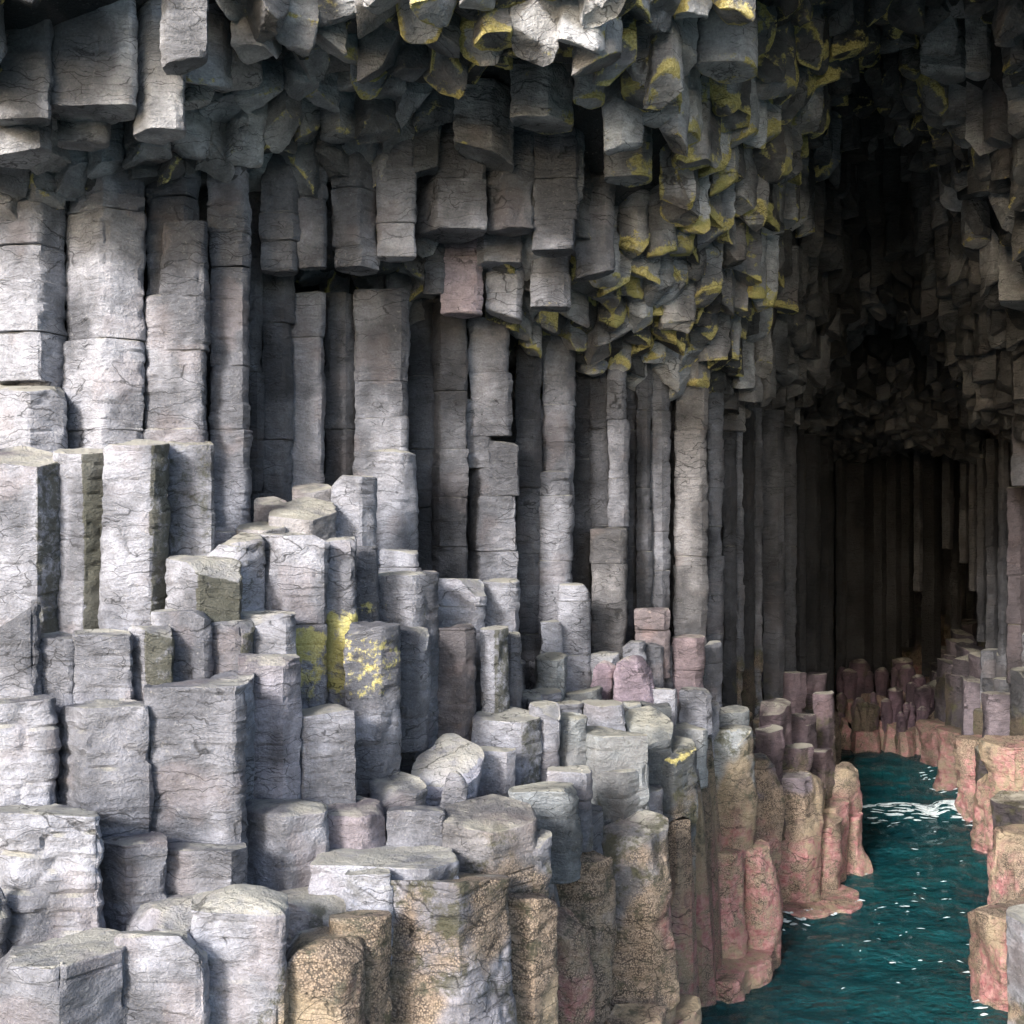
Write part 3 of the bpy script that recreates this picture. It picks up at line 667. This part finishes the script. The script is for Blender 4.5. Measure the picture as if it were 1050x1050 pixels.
bould(-20, 2, 10, 925, 985, 5.6, 'sliver of dark rock at the left edge under the craggy stump', c=.6)
stump(277, 350, 362, 925, 990, 6.2, 'flat stump with a lichen-yellow top beside the round-topped one', c=.9, li=.16, ty=.35, tint=WARM)
stump(283, 352, 372, 975, 1075, 5.6, 'sandy barnacled stump at the bottom edge', c=1.0, barn=-.02, li=.05, rnd=.012, dome=.0)
stump(338, 384, 401, 942, 1075, 5.85, 'dark-sided narrow stump left of the big barnacled front', c=.85, barn=-.02, li=.1)
# ledge slabs and boulders
stump(331, 372, 397, 838, 890, 6.9, 'pink-topped cracked block on the ledge', c=.95, tint=(1.12, .98, .96), ty=.4)
stump(397, 452, 456, 833, 870, 7.05, 'low square block on the ledge left of the smooth boulder', c=.98, ty=.35)
stump(378, 426, 436, 813, 850, 7.5, 'wedge block with bright top behind the low square block', c=.98, ty=.45)
bould(418, 470, 494, 808, 830, 7.9, 'large smooth boulder with a pale slanting face', c=1.15, tint=(1.03, 1.0, 1.02), dome=.03, rnd=.04, fac=((.8, -.5, .2, .9),), g='loose boulders on the ledge')
bould(448, 478, 480, 806, 830, 7.65, 'dark wedge of rock lying in front of the smooth boulder', c=.7)
stump(486, 519, 527, 771, 818, 8.5, 'squarish block right of the smooth boulder', c=.85)
stump(484, 536, 552, 740, 810, 8.9, 'bright-faced block with a dark right side behind the smooth boulder', c=1.05, mr=.25)
stump(543, 556, 574, 725, 805, 9.1, 'tall dark-faced block beside the bright-faced one', c=.72, moss=.1)
stump(569, 584, 601, 738, 800, 9.3, 'narrow greenish block left of the long stepped slab', c=.8, tint=GRN)
stump(594, 612, 664, 755, 800, 9.25, 'long stepped slab with worn right end on the wet ledge', c=.92, tint=GRN, ty=.35, chip=.05)
stump(562, 600, 607, 792, 830, 8.4, 'small wet bluish block on the ledge', c=.95, moss=.12, ty=.4)
stump(523, 580, 594, 812, 860, 7.85, 'flat greenish slab with smooth sloping top', c=.92, tint=GRN, ty=.42, rnd=.04)
stump(553, 600, 617, 838, 905, 8.6, 'dark-streaked block at the ledge edge over tan barnacles', c=.9, moss=.18, below=1.2)
stump(612, 640, 660, 792, 868, 9.15, 'green-grey block with mossy top on the ledge edge', c=.82, tint=GRN, moss=.17, below=1.2)
stump(455, 505, 548, 855, 905, 6.9, 'cracked yellow-tinged slab on top of the ledge', c=.95, ty=.4, tint=WARM, li=.06)
stump(540, 553, 563, 862, 920, 7.1, 'narrow rock rib at the right edge of the cracked slab', c=.75, moss=.12)
stump(320, 440, 470, 890, 935, 6.35, 'broad bright slab across the ledge top', c=1.1, ty=.42, dep=.8)
stump(356, 397, 401, 897, 945, 6.2, 'pale face below the broad bright slab, left of the big barnacled front', c=1.1)
stump(396, 470, 520, 905, 1075, 6.15, 'big front column with pale top and sandy barnacled base', c=1.08, tint=(1.04, 1.0, .99), barn=-.03, flare=.12, dep=.8)
stump(512, 547, 570, 922, 1075, 6.7, 'small yellow-topped block over tan barnacles', c=.95, lb=(915, 935, .55), barn=.1, tx=-.05)
stump(639, 644, 657, 722, 748, 10.4, 'dark greenish block in the row behind the ledge', c=.7, tint=GRN)
RW = 'small blocks in the row behind the wet ledge'
stump(657, 668, 688, 724, 755, 10.45, 'pale greenish block with chipped front in the row behind the ledge', c=.9, tint=GRN, g=RW)
stump(688, 698, 702, 723, 748, 11.5, 'slim bluish block in the row behind the ledge', c=.8, g=RW)
stump(700, 728, 737, 725, 748, 11.75, 'bright squared block in the row behind the ledge', c=1.0, g=RW)
stump(737, 760, 768, 730, 752, 12.3, 'light greenish block, right end of the row behind the ledge', c=1.0, tint=GRN, g=RW)
stump(669, 690, 692, 707, 718, 11.0, 'flat small block lying below the reddish squared block', c=.85, g=RW)
stump(697, 724, 730, 710, 722, 11.4, 'thin bright block against the wall foot', c=.95, g=RW)
stump(570, 594, 598, 722, 742, 10.0, 'low dark mossy block left of the pale one', c=.6, moss=.25, g=RW)
stump(597, 613, 640, 724, 745, 9.9, 'low block with a small bright chip under the pink boulders', c=.75, moss=.1, g=RW)
stump(545, 560, 574, 712, 728, 10.4, 'flat brown block at the foot of the long dark mottled column', c=.7, moss=.15, g=RW)
stump(686, 720, 725, 748, 775, 11.0, 'square pale block above the mossy ledge blocks', c=.98, tint=GRN)
stump(664, 692, 714, 780, 830, 9.9, 'greenish block with yellow lichen along its top', c=.92, tint=GRN, rimy=.55, ty=.3, below=1.2)
stump(640, 670, 680, 812, 868, 9.5, 'dark-streaked wet block left of the yellow-rimmed ones', c=.75, moss=.2, below=1.5)
stump(640, 660, 690, 752, 795, 9.9, 'worn grey block in the middle of the wet ledge', c=.85, tint=GRN, ty=.35)
# waterline columns
barnc(617, 664, 683, 862, 1060, 8.75, 'thick tan barnacled column with a flat yellowish top', c=1.05, tint=WARM, lean=4, ty=.2)
barnc(556, 612, 624, 882, 1060, 8.3, 'wide tan barnacled face under the dark-streaked block', c=.95, barn=.1, ty=.1)
barnc(668, 682, 692, 905, 1045, 10.3, 'flaring foot spur right of the thick tan column', c=1.0, lean=7, tx=-.3)
barnc(556, 585, 600, 950, 1075, 7.5, 'narrow barnacled column right of the yellow-topped block', c=1.0, barn=.2, lean=10, tx=-.3)
barnc(588, 612, 624, 985, 1075, 8.3, 'low purple-tinged foot column at the bottom edge', c=.95, barn=.25, lean=8)
barnc(676, 700, 718, 808, 990, 11.3, 'tan column with a greenish cap and yellow fringe', c=1.0, rimy=.35, tint=WARM)
barnc(724, 752, 770, 752, 890, 11.75, 'broad two-tone column, grey-green above and tan below', c=.95, tint=GRN, soft=.04)
barnc(700, 720, 733, 884, 965, 11.3, 'low front column at the waterline, left of three', c=1.0, tint=PINK)
barnc(730, 752, 763, 879, 958, 11.5, 'low front column at the waterline, middle of three with a groove', c=1.0, tint=PINK)
barnc(761, 780, 794, 874, 950, 11.8, 'low front column at the waterline, right of three with a pale face', c=1.12, tint=(1.12, 1.05, 1.0))
barnc(764, 788, 800, 790, 930, 13.0, 'column with a smooth pale face and small round cap', c=1.08, tint=PINK)
barnc(768, 786, 793, 779, 800, 13.15, 'little round cap stone on the smooth pale column', c=.9, below=.1, flare=0)
barnc(796, 826, 843, 798, 925, 13.7, 'broad pinkish column with a bright foot', c=1.05, tint=PINK)
barnc(834, 856, 870, 828, 912, 14.5, 'bulging pinkish column near the wave', c=1.0, tint=PINK)
barnc(852, 868, 876, 788, 842, 15.0, 'dark speckled knob above the bulging column', c=.85)
barnc(866, 880, 889, 838, 898, 14.9, 'outermost bulge of rock beside the channel', c=.95, tint=PINK)
RB = 'dark reddish steps at the cave mouth'
for a in [(772, 792, 803, 752, 795, 13.6, 'reddish step with a pale slab edge, lowest left of the dark steps'),
          (800, 822, 833, 768, 805, 14.2, 'speckled reddish step in the middle of the dark steps'),
          (828, 846, 858, 772, 830, 14.9, 'speckled step with a pale streak beside the channel'),
          (778, 800, 812, 722, 760, 14.8, 'dark maroon step under the bossed column'),
          (808, 828, 838, 735, 775, 15.6, 'maroon step with a bright ledge line'),
          (833, 848, 856, 712, 780, 16.6, 'dark upright step with a pale patch by the channel'),
          (800, 812, 826, 690, 740, 17.2, 'shadowed upper step beside the wall foot'),
          (824, 836, 846, 692, 735, 18.5, 'shadowed upper step nearest the deep water')]:
    barnc(*a, g=RB, c=.4, tint=(1.25, .9, .9), soft=.05, barn=-.25)  # low tone paints cave shade over the reddish rock
rockcol('rock_shelf', 'rock shelf', None, 690, 755, 795, 1003, 1012, 11.0, 'flat pink rock shelf awash at the foot of the low columns', c=1.1, tint=(1.25, .9, .88), rnd=.12, big=.12, soft=.1, below=.6, dep=1.0, ty=.03)
rockcol('rock_shelf', 'rock shelf', None, 796, 845, 880, 938, 950, 13.3, 'low pinkish shelf awash below the broad pinkish column', c=1.0, tint=(1.2, .92, .85), rnd=.12, big=.12, soft=.1, below=.6, dep=.9, ty=.03)
# right bank
stump(1034, 1052, 1085, 948, 1075, 9.9, 'smooth grey slab with fine cracks in the bottom right corner', c=1.0, barn=-.8, li=0)
RBK = 'pink and tan rocks of the right bank'
rb = dict(g=RBK, soft=.12, big=.10, chip=.08)
barnc(1002, 1030, 1075, 945, 1085, 10.6, 'tan barnacled rock at the right edge, nearest the bottom', c=.85, lean=4, **rb)
barnc(1016, 1040, 1080, 868, 965, 12.2, 'bulging tan rock above the nearest right-bank rock', c=.85, **rb)
barnc(1014, 1036, 1075, 768, 900, 14.5, 'tall tan crusted rock of the right bank', c=.85, barn=.15, **rb)
barnc(1008, 1020, 1038, 800, 885, 15.8, 'pink foot rock below the tall tan crusted one', c=.85, tint=PINK, **rb)
barnc(984, 1000, 1022, 758, 840, 17.6, 'pink-footed speckled rock, middle of the right bank', c=.85, tint=PINK, **rb)
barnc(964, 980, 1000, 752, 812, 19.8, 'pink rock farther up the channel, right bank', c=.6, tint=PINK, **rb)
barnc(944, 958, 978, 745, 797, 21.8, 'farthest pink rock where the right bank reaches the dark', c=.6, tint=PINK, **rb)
DR = 'dark blocks above the right bank'
for a in [(1006, 1018, 1024, 667, 695, 18.6, 'small bright square block in the right wall', 1.0),
          (1022, 1030, 1038, 670, 696, 18.2, 'small grey block right of the bright square one', .6),
          (1008, 1014, 1022, 698, 735, 18.4, 'pale narrow block under the square blocks', .75),
          (1020, 1030, 1042, 697, 745, 17.8, 'greenish grey block under the square blocks', .5),
          (1036, 1050, 1070, 690, 770, 16.2, 'dark ledge rock at the right edge', .45),
          (998, 1010, 1024, 730, 790, 18.2, 'brown speckled rock below the pale narrow block', .55),
          (1036, 1050, 1070, 640, 700, 17.0, 'pinkish block at the right edge under the wide column', .6)]:
    stump(*a[:-1], g=DR, barn=-.2, c=.7*a[-1], below=.8)  # rock tone lowered to paint in the shade here
# heap at the far end
rng = random.Random(5)
for kx in range(26):
    x = rng.uniform(862, 952); yb = rng.uniform(690, 742); w = rng.uniform(10, 22); d = 24.6 - (yb - 690) * .03
    bould(x - w / 2, x, x + w / 2, yb - w * rng.uniform(.6, 1.0), yb + 6, d, 'shade-darkened wet boulder in the purplish heap at the far end of the cave', c=.34, tint=(1.25, .8, .92), g='boulder heap at the far end of the cave', below=.8, rnd=.09, barn=-.6)  # heap's shade painted in through the low tone

# ------------------------------------------------------------------ small rubble wedged between the big pieces
def honey(S, x0, x1, y0, y1, jt=.16):
    out = []; hs = S / math.sqrt(3)
    for r in range(int((y1 - y0) / (S * .866))):
        for c_ in range(int((x1 - x0) / S)):
            x, y = x0 + S * (c_ + .5 * (r % 2)), y0 + S * .866 * r; poly = []
            for k in range(6):
                a = R(60 * k + 30); vx, vy = x + hs * math.cos(a), y + hs * math.sin(a)
                q = random.Random(round(vx * 14) * 7919 + round(vy * 14) * 104729)
                poly.append((vx + q.uniform(-jt, jt) * S, vy + q.uniform(-jt, jt) * S))
            out.append((x, y, poly, r * 137 + c_))
    return out
def short(label):
    w = label.replace(',', ' ').split(); return ' '.join(w[:9])
def block(name, poly, zt, zb, sd_, label, group, c, tint=(1, 1, 1), barn=-.17, moss=0, cat='rock block', **kw):
    rg = random.Random(sd_); cx = sum(p[0] for p in poly) / 6; cy = sum(p[1] for p in poly) / 6
    fc = [(math.cos(a), math.sin(a), rg.uniform(.02, .16), rg.uniform(.3, 1.3)) for a in [rg.uniform(0, 6.28) for _ in range(rg.choice([0, 1, 2]))]]
    v, q, tr, g, org = drum(poly, zb, zt, sd_, max(.018, 3.2 * cy / 1050), tilt=(rg.uniform(-.22, .22), rg.uniform(-.12, .25)), fac=fc, chip=.05, big=.03, li=mkgrowth(0, moss, 0, barn, seed=sd_ % 50), **kw)
    o = link(name, mesh_np(name, v, q, tr, g, org), M_ROCK, org, color=tuple(c * t for t in tint))
    tag(o, label, cat, group); return o
tp = [t for t in TOPS if t[2] < 5.3]
ta = np.array([t[:4] for t in tp])
used = {}
for x, y, poly, sd_ in honey(.34, -2.6, 3.8, 6.2, 13.2):
    if inside_wall(x, y) < .25: continue
    px = CX + F * x / y
    if not (240 < px < 790): continue
    d = np.hypot(ta[:, 0] - x, ta[:, 1] - y)
    if (d < .16 + .33 * ta[:, 3]).any() or d.min() > .95: continue
    near = np.argsort(d)[:4]
    z = min(ta[near, 2].mean(), ta[near[0], 2] + .1, np.median(ta[near, 2])) - .10 + random.Random(sd_).uniform(-.14, .06)
    py = CY - F * (z - EYE) / (y - .2)
    if py > np.interp(px, [240, 450, 550, 640, 700, 770], [925, 885, 855, 812, 760, 690]) or 'column' in tp[near[0]][4].split()[:4]: continue
    l = tp[near[0]][4]; used[l] = used.get(l, 0) + 1
    if used[l] > 3: continue
    block('rubble_block', poly, z, z - 1.0, sd_ + 9000, ('low', 'second low', 'third low')[min(used[l], 3) - 1] + ' broken block beside the ' + short(l), 'low broken blocks wedged into the ledge', random.Random(sd_).uniform(.6, 1.0), GRN if px > 560 else (1, 1, 1), moss=.17 if px > 500 else .06)
ea = np.array([(700, 1045), (704, 1000), (770, 990), (792, 975), (800, 945), (870, 922), (886, 895), (884, 850), (862, 790), (855, 742)], float)
for x, y, poly, sd_ in honey(.40, 0.0, 6.5, 7.4, 17.0):
    px, py = CX + F * x / y, CY + F * EYE / y
    if px < 560: continue
    inside = float(np.interp(py, ea[::-1, 1], ea[::-1, 0])) - px
    if inside < 14 or inside > 150: continue
    d = np.hypot(ta[:, 0] - x, ta[:, 1] - y)
    if (d < .12 + .33 * ta[:, 3]).any(): continue
    rg = random.Random(sd_); nk = np.argsort(d)[0]
    z = min(.45 + inside * y / F * .95 + rg.uniform(-.25, .3), ta[nk, 2] - .1, 2.3)
    if y < 9.5: z = min(z, 1.2)
    if z < .2: continue
    l = tp[nk][4]; used[l] = used.get(l, 0) + 1
    block('waterline_column', poly, z, -.9, sd_ + 7000, ('low', 'second low', 'third low', 'fourth low', 'fifth low', 'sixth low', 'seventh low', 'eighth low')[min(used[l], 8) - 1] + ' crusted column beside the ' + short(l), 'barnacled columns standing in the water', rg.uniform(.75, 1.05), PINK if rg.random() < .6 else (1, 1, 1), barn=0, cat='rock column', soft=.08)
nr_, nl_ = 0, 0
for x, y, poly, sd_ in honey(.55, 3.5, 12.5, 12.0, 27.0):
    w = inside_wall(x, y); px = CX + F * x / y
    if not (.15 < w < 1.9) or px < 755 or px > 1075: continue
    if px > 930 and px < np.interp(y, [12, 16, 18.4, 21, 25], [1050, 1026, 1002, 978, 962]): continue
    if px <= 930 and px > np.interp(y, [12, 14.8, 20, 25], [770, 850, 850, 846]): continue
    d = np.hypot(ta[:, 0] - x, ta[:, 1] - y)
    if (d < .28 + .15 * ta[:, 3]).any(): continue
    rg = random.Random(sd_); right = px > 930
    z = (.35 + (1.9 - w) * (1.25 if right else 1.1) + rg.uniform(-.35, .35))
    if y > 22 and not right: z *= .6
    block('rubble_block', poly, z, -.6, sd_ + 5000, 'dark fractured block in the broken wall above the right bank' if right else 'dark reddish fractured block on the shadowed steps at the left foot of the cave',
          'fractured blocks above the right bank' if right else 'fractured blocks on the shadowed steps', rg.uniform(.22, .5) * (.7 if y > 20 else 1), (1.12, .93, .95), barn=-.35 if right else -.4)  # dim tone, dimmer farther in, paints the cave shade

# ------------------------------------------------------------------ the broken roof: hanging column ends in a honeycomb
S = 0.31
def jit(ix, iy):
    r = random.Random(ix * 7919 + iy * 104729 + 5); return (r.uniform(-.065, .065), r.uniform(-.065, .065))
def proj(v): return CX + F * v[0] / v[1], CY - F * (v[2] - EYE) / v[1]
def blob(px, py, cx, cy, rx, ry): return math.exp(-((px - cx) / rx) ** 2 - ((py - cy) / ry) ** 2)
roof_blocks = []
ROOFHAND = []
for xl, xm, xr, yt, yb, D, label, kw in [
        (-8, 47, 51, 15, 120, 7.3, 'large beige-grey roof block at the top left corner', dict(c=1.05)),
        (52, 134, 140, 24, 106, 7.35, 'largest flat-faced roof block, squared, upper left', dict(c=1.12)),
        (140, 155, 188, 35, 132, 7.45, 'roof block with a bright left sliver and darker cracked right face, upper left', dict(c=.9)),
        (60, 106, 111, 105, 144, 7.7, 'small squared block tucked under the largest flat-faced roof block', dict(c=.75)),
        (-5, 40, 52, 118, 156, 7.55, 'greenish tilted slab under the top left corner block', dict(c=.8, li=.12, tx=.3)),
        (167, 172, 212, 18, 62, 7.1, 'wedge-shaped roof block with a sharp lower point, top left', dict(c=.85, tx=.4)),
        (523, 563, 588, 58, 118, 8.95, 'bright roof block with yellow lower edge, over the clean-based hanging column', dict(c=1.15, rimy=.7)),
        (465, 505, 526, 108, 152, 9.3, 'pale slanted wedge left of the bright yellow-edged roof block', dict(c=1.0, tx=-.5, rimy=.3)),
        (587, 612, 622, 50, 100, 8.75, 'roof block with yellow veins right of the bright yellow-edged one', dict(c=.9, rimy=.8)),
        (621, 658, 667, 142, 180, 9.75, 'small roof block framed in yellow crust', dict(c=.8, rimy=1.3)),
        (714, 760, 776, 5, 62, 8.95, 'bulky pale smooth roof mass at the top, left of the dark cleft', dict(c=1.0, rnd=.05, rimy=.9)),
        (944, 985, 991, 25, 68, 12.1, 'pale lilac roof block right of the dark cleft', dict(c=.95, tx=-.3)),
        (990, 1012, 1016, 38, 73, 11.5, 'smaller pale roof block beside the lilac one', dict(c=.95)),
        (1024, 1060, 1072, 262, 308, 14.0, 'pale roof block at the right edge, halfway down', dict(c=.9))]:
    rockcol('roof_block', 'rock block', 'broken column ends hanging from the cave roof', xl, xm, xr, yt, yb, D, label, hang=True, mat=M_ROOF, below=.25, **kw)
    ROOFHAND.append((xl, xr, D))
HAND = {o.name for o in scene.objects if o.name.startswith('roof_block')}
cells = []
hs = S / math.sqrt(3)
for r in range(0, 84):
    for c_ in range(0, 78):
        x = -6.0 + S * (c_ + 0.5 * (r % 2)); y = 6.2 + S * 0.866 * r
        cells.append((x, y, r, c_))
zc = roof_z([a[0] for a in cells], [a[1] for a in cells])
for (x, y, r, c_), z in zip(cells, zc):
    px, py = proj((x, y, z))
    if px < -70 or px > 1120 or py < -70 or py > 520 or y > 27.5: continue
    if inside_wall(x, y) < 0.15: continue
    if any(xl - 12 < px < xr + 12 and D - .35 < y < D + .75 for xl, xr, D in ROOFHAND): continue
    rg = random.Random(r * 131 + c_ * 17)
    poly = []
    for k in range(6):
        a = R(60 * k + 30); vx, vy = x + hs * math.cos(a), y + hs * math.sin(a)
        j = jit(round(vx * 17), round(vy * 17)); poly.append((vx + j[0], vy + j[1]))
    amp = 0.125; poly = [(x + (a - x) * .985, y + (b - y) * .985) for a, b in poly]
    dz = rg.choice([-1, -.35, .1, .5, 1.0]) * amp + rg.uniform(-.06, .06)
    if px < 215: dz *= .55
    zb = z + dz
    wet = min(1, blob(px, py, 880, 130, 62, 150) * 1.25 + blob(px, py, 900, 330, 70, 90) * 1.2)  # painted shade: mask that blackens the cleft and inner vault
    yel = .12 + 1.15 * blob(px, py, 760, 170, 85, 170) + 1.0 * blob(px, py, 560, 30, 120, 55) + .55 * blob(px, py, 620, 300, 130, 60) + .6 * blob(px, py, 900, 35, 40, 22) + .55 * blob(px, py, 1000, 110, 60, 40) + .3 * blob(px, py, 960, 400, 50, 50) + .18
    if y > 15: yel *= .25
    rimy = max(0, min(1.4, 1.9 * yel * rg.uniform(.3, 1.15)))
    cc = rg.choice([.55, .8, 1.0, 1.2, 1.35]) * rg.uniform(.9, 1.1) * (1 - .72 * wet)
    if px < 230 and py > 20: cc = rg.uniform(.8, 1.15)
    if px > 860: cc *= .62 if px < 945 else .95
    if y > 15: cc *= .4  # deep roof shade painted into the block colour by distance
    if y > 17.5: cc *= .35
    ds = max(0.02, 3.2 * y / 1050)
    fc = []
    for _ in range(rg.choice([0, 1, 1, 2, 3])):
        an2 = rg.uniform(0, 6.28); fc.append((math.cos(an2), math.sin(an2), S * rg.uniform(-.05, .3), rg.uniform(.4, 2.2)))
    sd_ = r * 61 + c_
    v, q, tr, g, org = drum(poly, zb + 0.9, zb, sd_, ds, tilt=(rg.uniform(-.6, .6), rg.uniform(-.6, .35)), flip=True, rnd=.003, chis=.009, big=.022, chip=.035, dome=rg.uniform(-.03, .03), topn=.03, fac=fc,
                            li=mkgrowth(.03, .05, rimy, 0, seed=sd_ % 50))
    t = rg.uniform(-.04, .04)
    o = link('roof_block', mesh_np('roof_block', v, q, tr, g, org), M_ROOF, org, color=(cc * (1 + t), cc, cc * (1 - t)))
    roof_blocks.append((o, cc, rimy, wet))

# which of them can be seen, where, and how large
bpy.context.view_layer.update()
dg = bpy.context.evaluated_depsgraph_get()
hit = {}
for py in np.arange(4, 520, 5.0):
    for px in np.arange(3, 1050, 5.0):
        d = (P(px, py, 1.0) - Vector((0, 0, EYE))).normalized()
        ok, loc, nn, ii, ob, mm = scene.ray_cast(dg, Vector((0, 0, EYE)), d, distance=60)
        if ok and ob.name.startswith('roof_block') and ob.name not in HAND:
            h = hit.setdefault(ob.name, [0, 0, 0]); h[0] += 1; h[1] += px; h[2] += py
STRIPS = [(0, 'the short jointed column at the left edge'), (68, 'the broadest pale column'), (148, 'the hollowed-out column'), (214, 'the slim drum column'), (266, 'the squared dark hanging column'), (336, 'the chipped pale hanging column'),
          (388, 'the two-length hanging column'), (425, 'the widest hanging column'), (499, 'the clean-based hanging column'), (548, 'the pale-footed hanging column'), (594, 'the wide smooth column foot'), (643, 'the lime-streaked column'),
          (691, 'the flat pale column'), (742, 'the chalk-streaked column'), (782, 'the bossed column'), (815, 'the greenish deep column'), (860, 'the broadest far-end column'), (912, 'the far-end boulder heap'), (960, 'the inner right-wall column'), (1012, 'the right bank')]
ORD = ['lowest', 'second', 'third', 'fourth', 'fifth', 'sixth', 'seventh', 'eighth', 'ninth', 'tenth', 'eleventh', 'twelfth', 'thirteenth', 'fourteenth', 'fifteenth', 'sixteenth', 'seventeenth', 'eighteenth', 'nineteenth', 'twentieth'] + ['twenty-first', 'twenty-second', 'twenty-third', 'twenty-fourth', 'twenty-fifth', 'twenty-sixth', 'twenty-seventh', 'twenty-eighth', 'twenty-ninth', 'thirtieth', 'thirty-first', 'thirty-second', 'thirty-third', 'thirty-fourth', 'thirty-fifth'] + ['topmost'] * 60
seen = sorted([(hit[o.name][0], o, cc, ri, cleft_shade) for o, cc, ri, cleft_shade in roof_blocks if o.name in hit], key=lambda a: -a[0])
keep = seen[:286]; strips = {}
for n, o, cc, ri, cleft_shade in keep:
    h = hit[o.name]; mx, my = h[1] / n, h[2] / n
    k = max(i for i, s in enumerate(STRIPS) if s[0] <= mx); strips.setdefault(k, []).append((my, n, o, cc, ri, cleft_shade))
for k, lst in strips.items():
    lst.sort(key=lambda a: -a[0])
    for i, (my, n, o, cc, ri, cleft_shade) in enumerate(lst):
        look = ('shadow-black' if cleft_shade > .5 else 'pale' if cc > .95 else 'dark' if cc < .75 else 'grey') + (' yellow-rimmed' if ri > .6 else '')
        size = 'large ' if n > 90 else ''
        tag(o, f"{size}{look} roof block, {ORD[i]}{' up' if i else ''} over {STRIPS[k][1]}", 'rock block', 'broken column ends hanging from the cave roof')
kept = {o.name for _, o, *_ in keep}
# the rest of the broken roof reads as one mass
rest = [o for o, *_ in roof_blocks if o.name not in kept]
VV, QQ, TT, GG, off = [], [], [], [], 0
for o in rest:
    me = o.data; n = len(me.vertices); a = np.zeros(n * 3, np.float32); me.vertices.foreach_get('co', a)
    VV.append(a.reshape(-1, 3) + np.array(o.location, np.float32))
    g = np.zeros(n * 4, np.float32); me.attributes['growth'].data.foreach_get('color', g); GG.append(g.reshape(-1, 4)[:, :3])
    li_ = np.zeros(len(me.loops), np.int32); me.loops.foreach_get('vertex_index', li_)
    ls = np.zeros(len(me.polygons), np.int32); me.polygons.foreach_get('loop_total', ls); nq = int((ls == 4).sum())
    QQ.append(li_[:nq * 4].reshape(-1, 4) + off); TT.append(li_[nq * 4:].reshape(-1, 3) + off); off += n
for o in rest: bpy.data.objects.remove(o)
if VV:
    o = link('roof_rubble', mesh_np('roof_rubble', np.concatenate(VV), np.concatenate(QQ), np.concatenate(TT), np.concatenate(GG)), M_ROOF, color=(.25, .25, .25))
    tag(o, 'mass of small dark broken rock ends deep in the cave roof', 'rock', kind='stuff')
print('ROOF', len(roof_blocks), len(seen), len(keep), [len(strips.get(k, [])) for k in range(len(STRIPS))])

# ------------------------------------------------------------------ the ledge under the stumps
bp = np.array(BASES)
def ledge(x, y):
    x = np.ravel(x); y = np.ravel(y)
    d = np.hypot(x[:, None] - bp[None, :, 0], y[:, None] - bp[None, :, 1])
    return (bp[None, :, 2] + 0.9 * np.clip(d - .15, 0, None)).min(1) - 0.10 - np.clip(d.min(1) - .14, 0, 2.5) * 22
xs = np.arange(-5, 11.5, 0.14); ys = np.arange(4.0, 27, 0.14)
v, q = grid_mesh(xs, ys, lambda x, y: np.maximum(-1.5, ledge(x, y) + .05 * fbm(np.stack([x, y, 0 * x], 1) * 2.5, 3, 6)))
o = link('ledge_terrain', mesh_np('ledge_terrain', v, q, growth=np.tile(np.array([[0, .1, 0]]), (len(v), 1))), M_ROCK, color=(.7, .7, .7)); o['kind'] = 'structure'

# ------------------------------------------------------------------ foam, and flecks standing in for glints, on the swell
rng = random.Random(3)
V, T = [], []
def fleck(x, y, lx, ly, h):
    n = 9; b = len(V)
    for k in range(n):
        a = 2 * math.pi * k / n; r = rng.uniform(.55, 1.1)
        V.append([x + lx * r * math.cos(a), y + ly * r * math.sin(a), 0.004])
    V.append([x, y, h])
    for k in range(n): T.append([b + k, b + (k + 1) % n, b + n])
for _ in range(190):                              # the small breaker across the channel
    t = rng.random() ** .8; X = 6.0 + 2.15 * t; sp = .75 * (1 - t) + .12
    fleck(X, 18.15 + rng.gauss(0, .45) * sp - .1 * t, rng.uniform(.05, .22), rng.uniform(.008, .03), .012)
for _ in range(55):                              # bubbles, and wave glints put in as pale flecks
    px, py = rng.gauss(940, 55), rng.triangular(845, 1045, 930); d = 5 / ((py - CY) / F)
    p = P(px, py, d); fleck(p.x, p.y, rng.uniform(.012, .07), rng.uniform(.004, .014), .012)
for ax, ay, bx, by, n in ((700, 996, 792, 978, 70), (800, 946, 880, 925, 40), (686, 1040, 700, 1000, 20), (948, 792, 985, 812, 30), (985, 835, 1012, 870, 20), (1000, 960, 1004, 1040, 20)):
    for _ in range(n):
        t = rng.random(); px, py = ax + (bx - ax) * t + rng.gauss(0, 4), ay + (by - ay) * t + rng.gauss(0, 4); d = 5 / ((py - CY) / F)
        p = P(px, py, d); fleck(p.x, p.y, rng.uniform(.02, .10), rng.uniform(.01, .035), .02)
V = np.array(V); V[:, 2] += wave(V[:, 0], V[:, 1]) + .012
o = link('sea_foam_glints', mesh_np('sea_foam_glints', V, np.zeros((0, 4), int), np.array(T)), M_FOAM_GLINT)
tag(o, 'white foam of a small breaker and painted glint flecks on the dark green water', 'foam', kind='stuff')
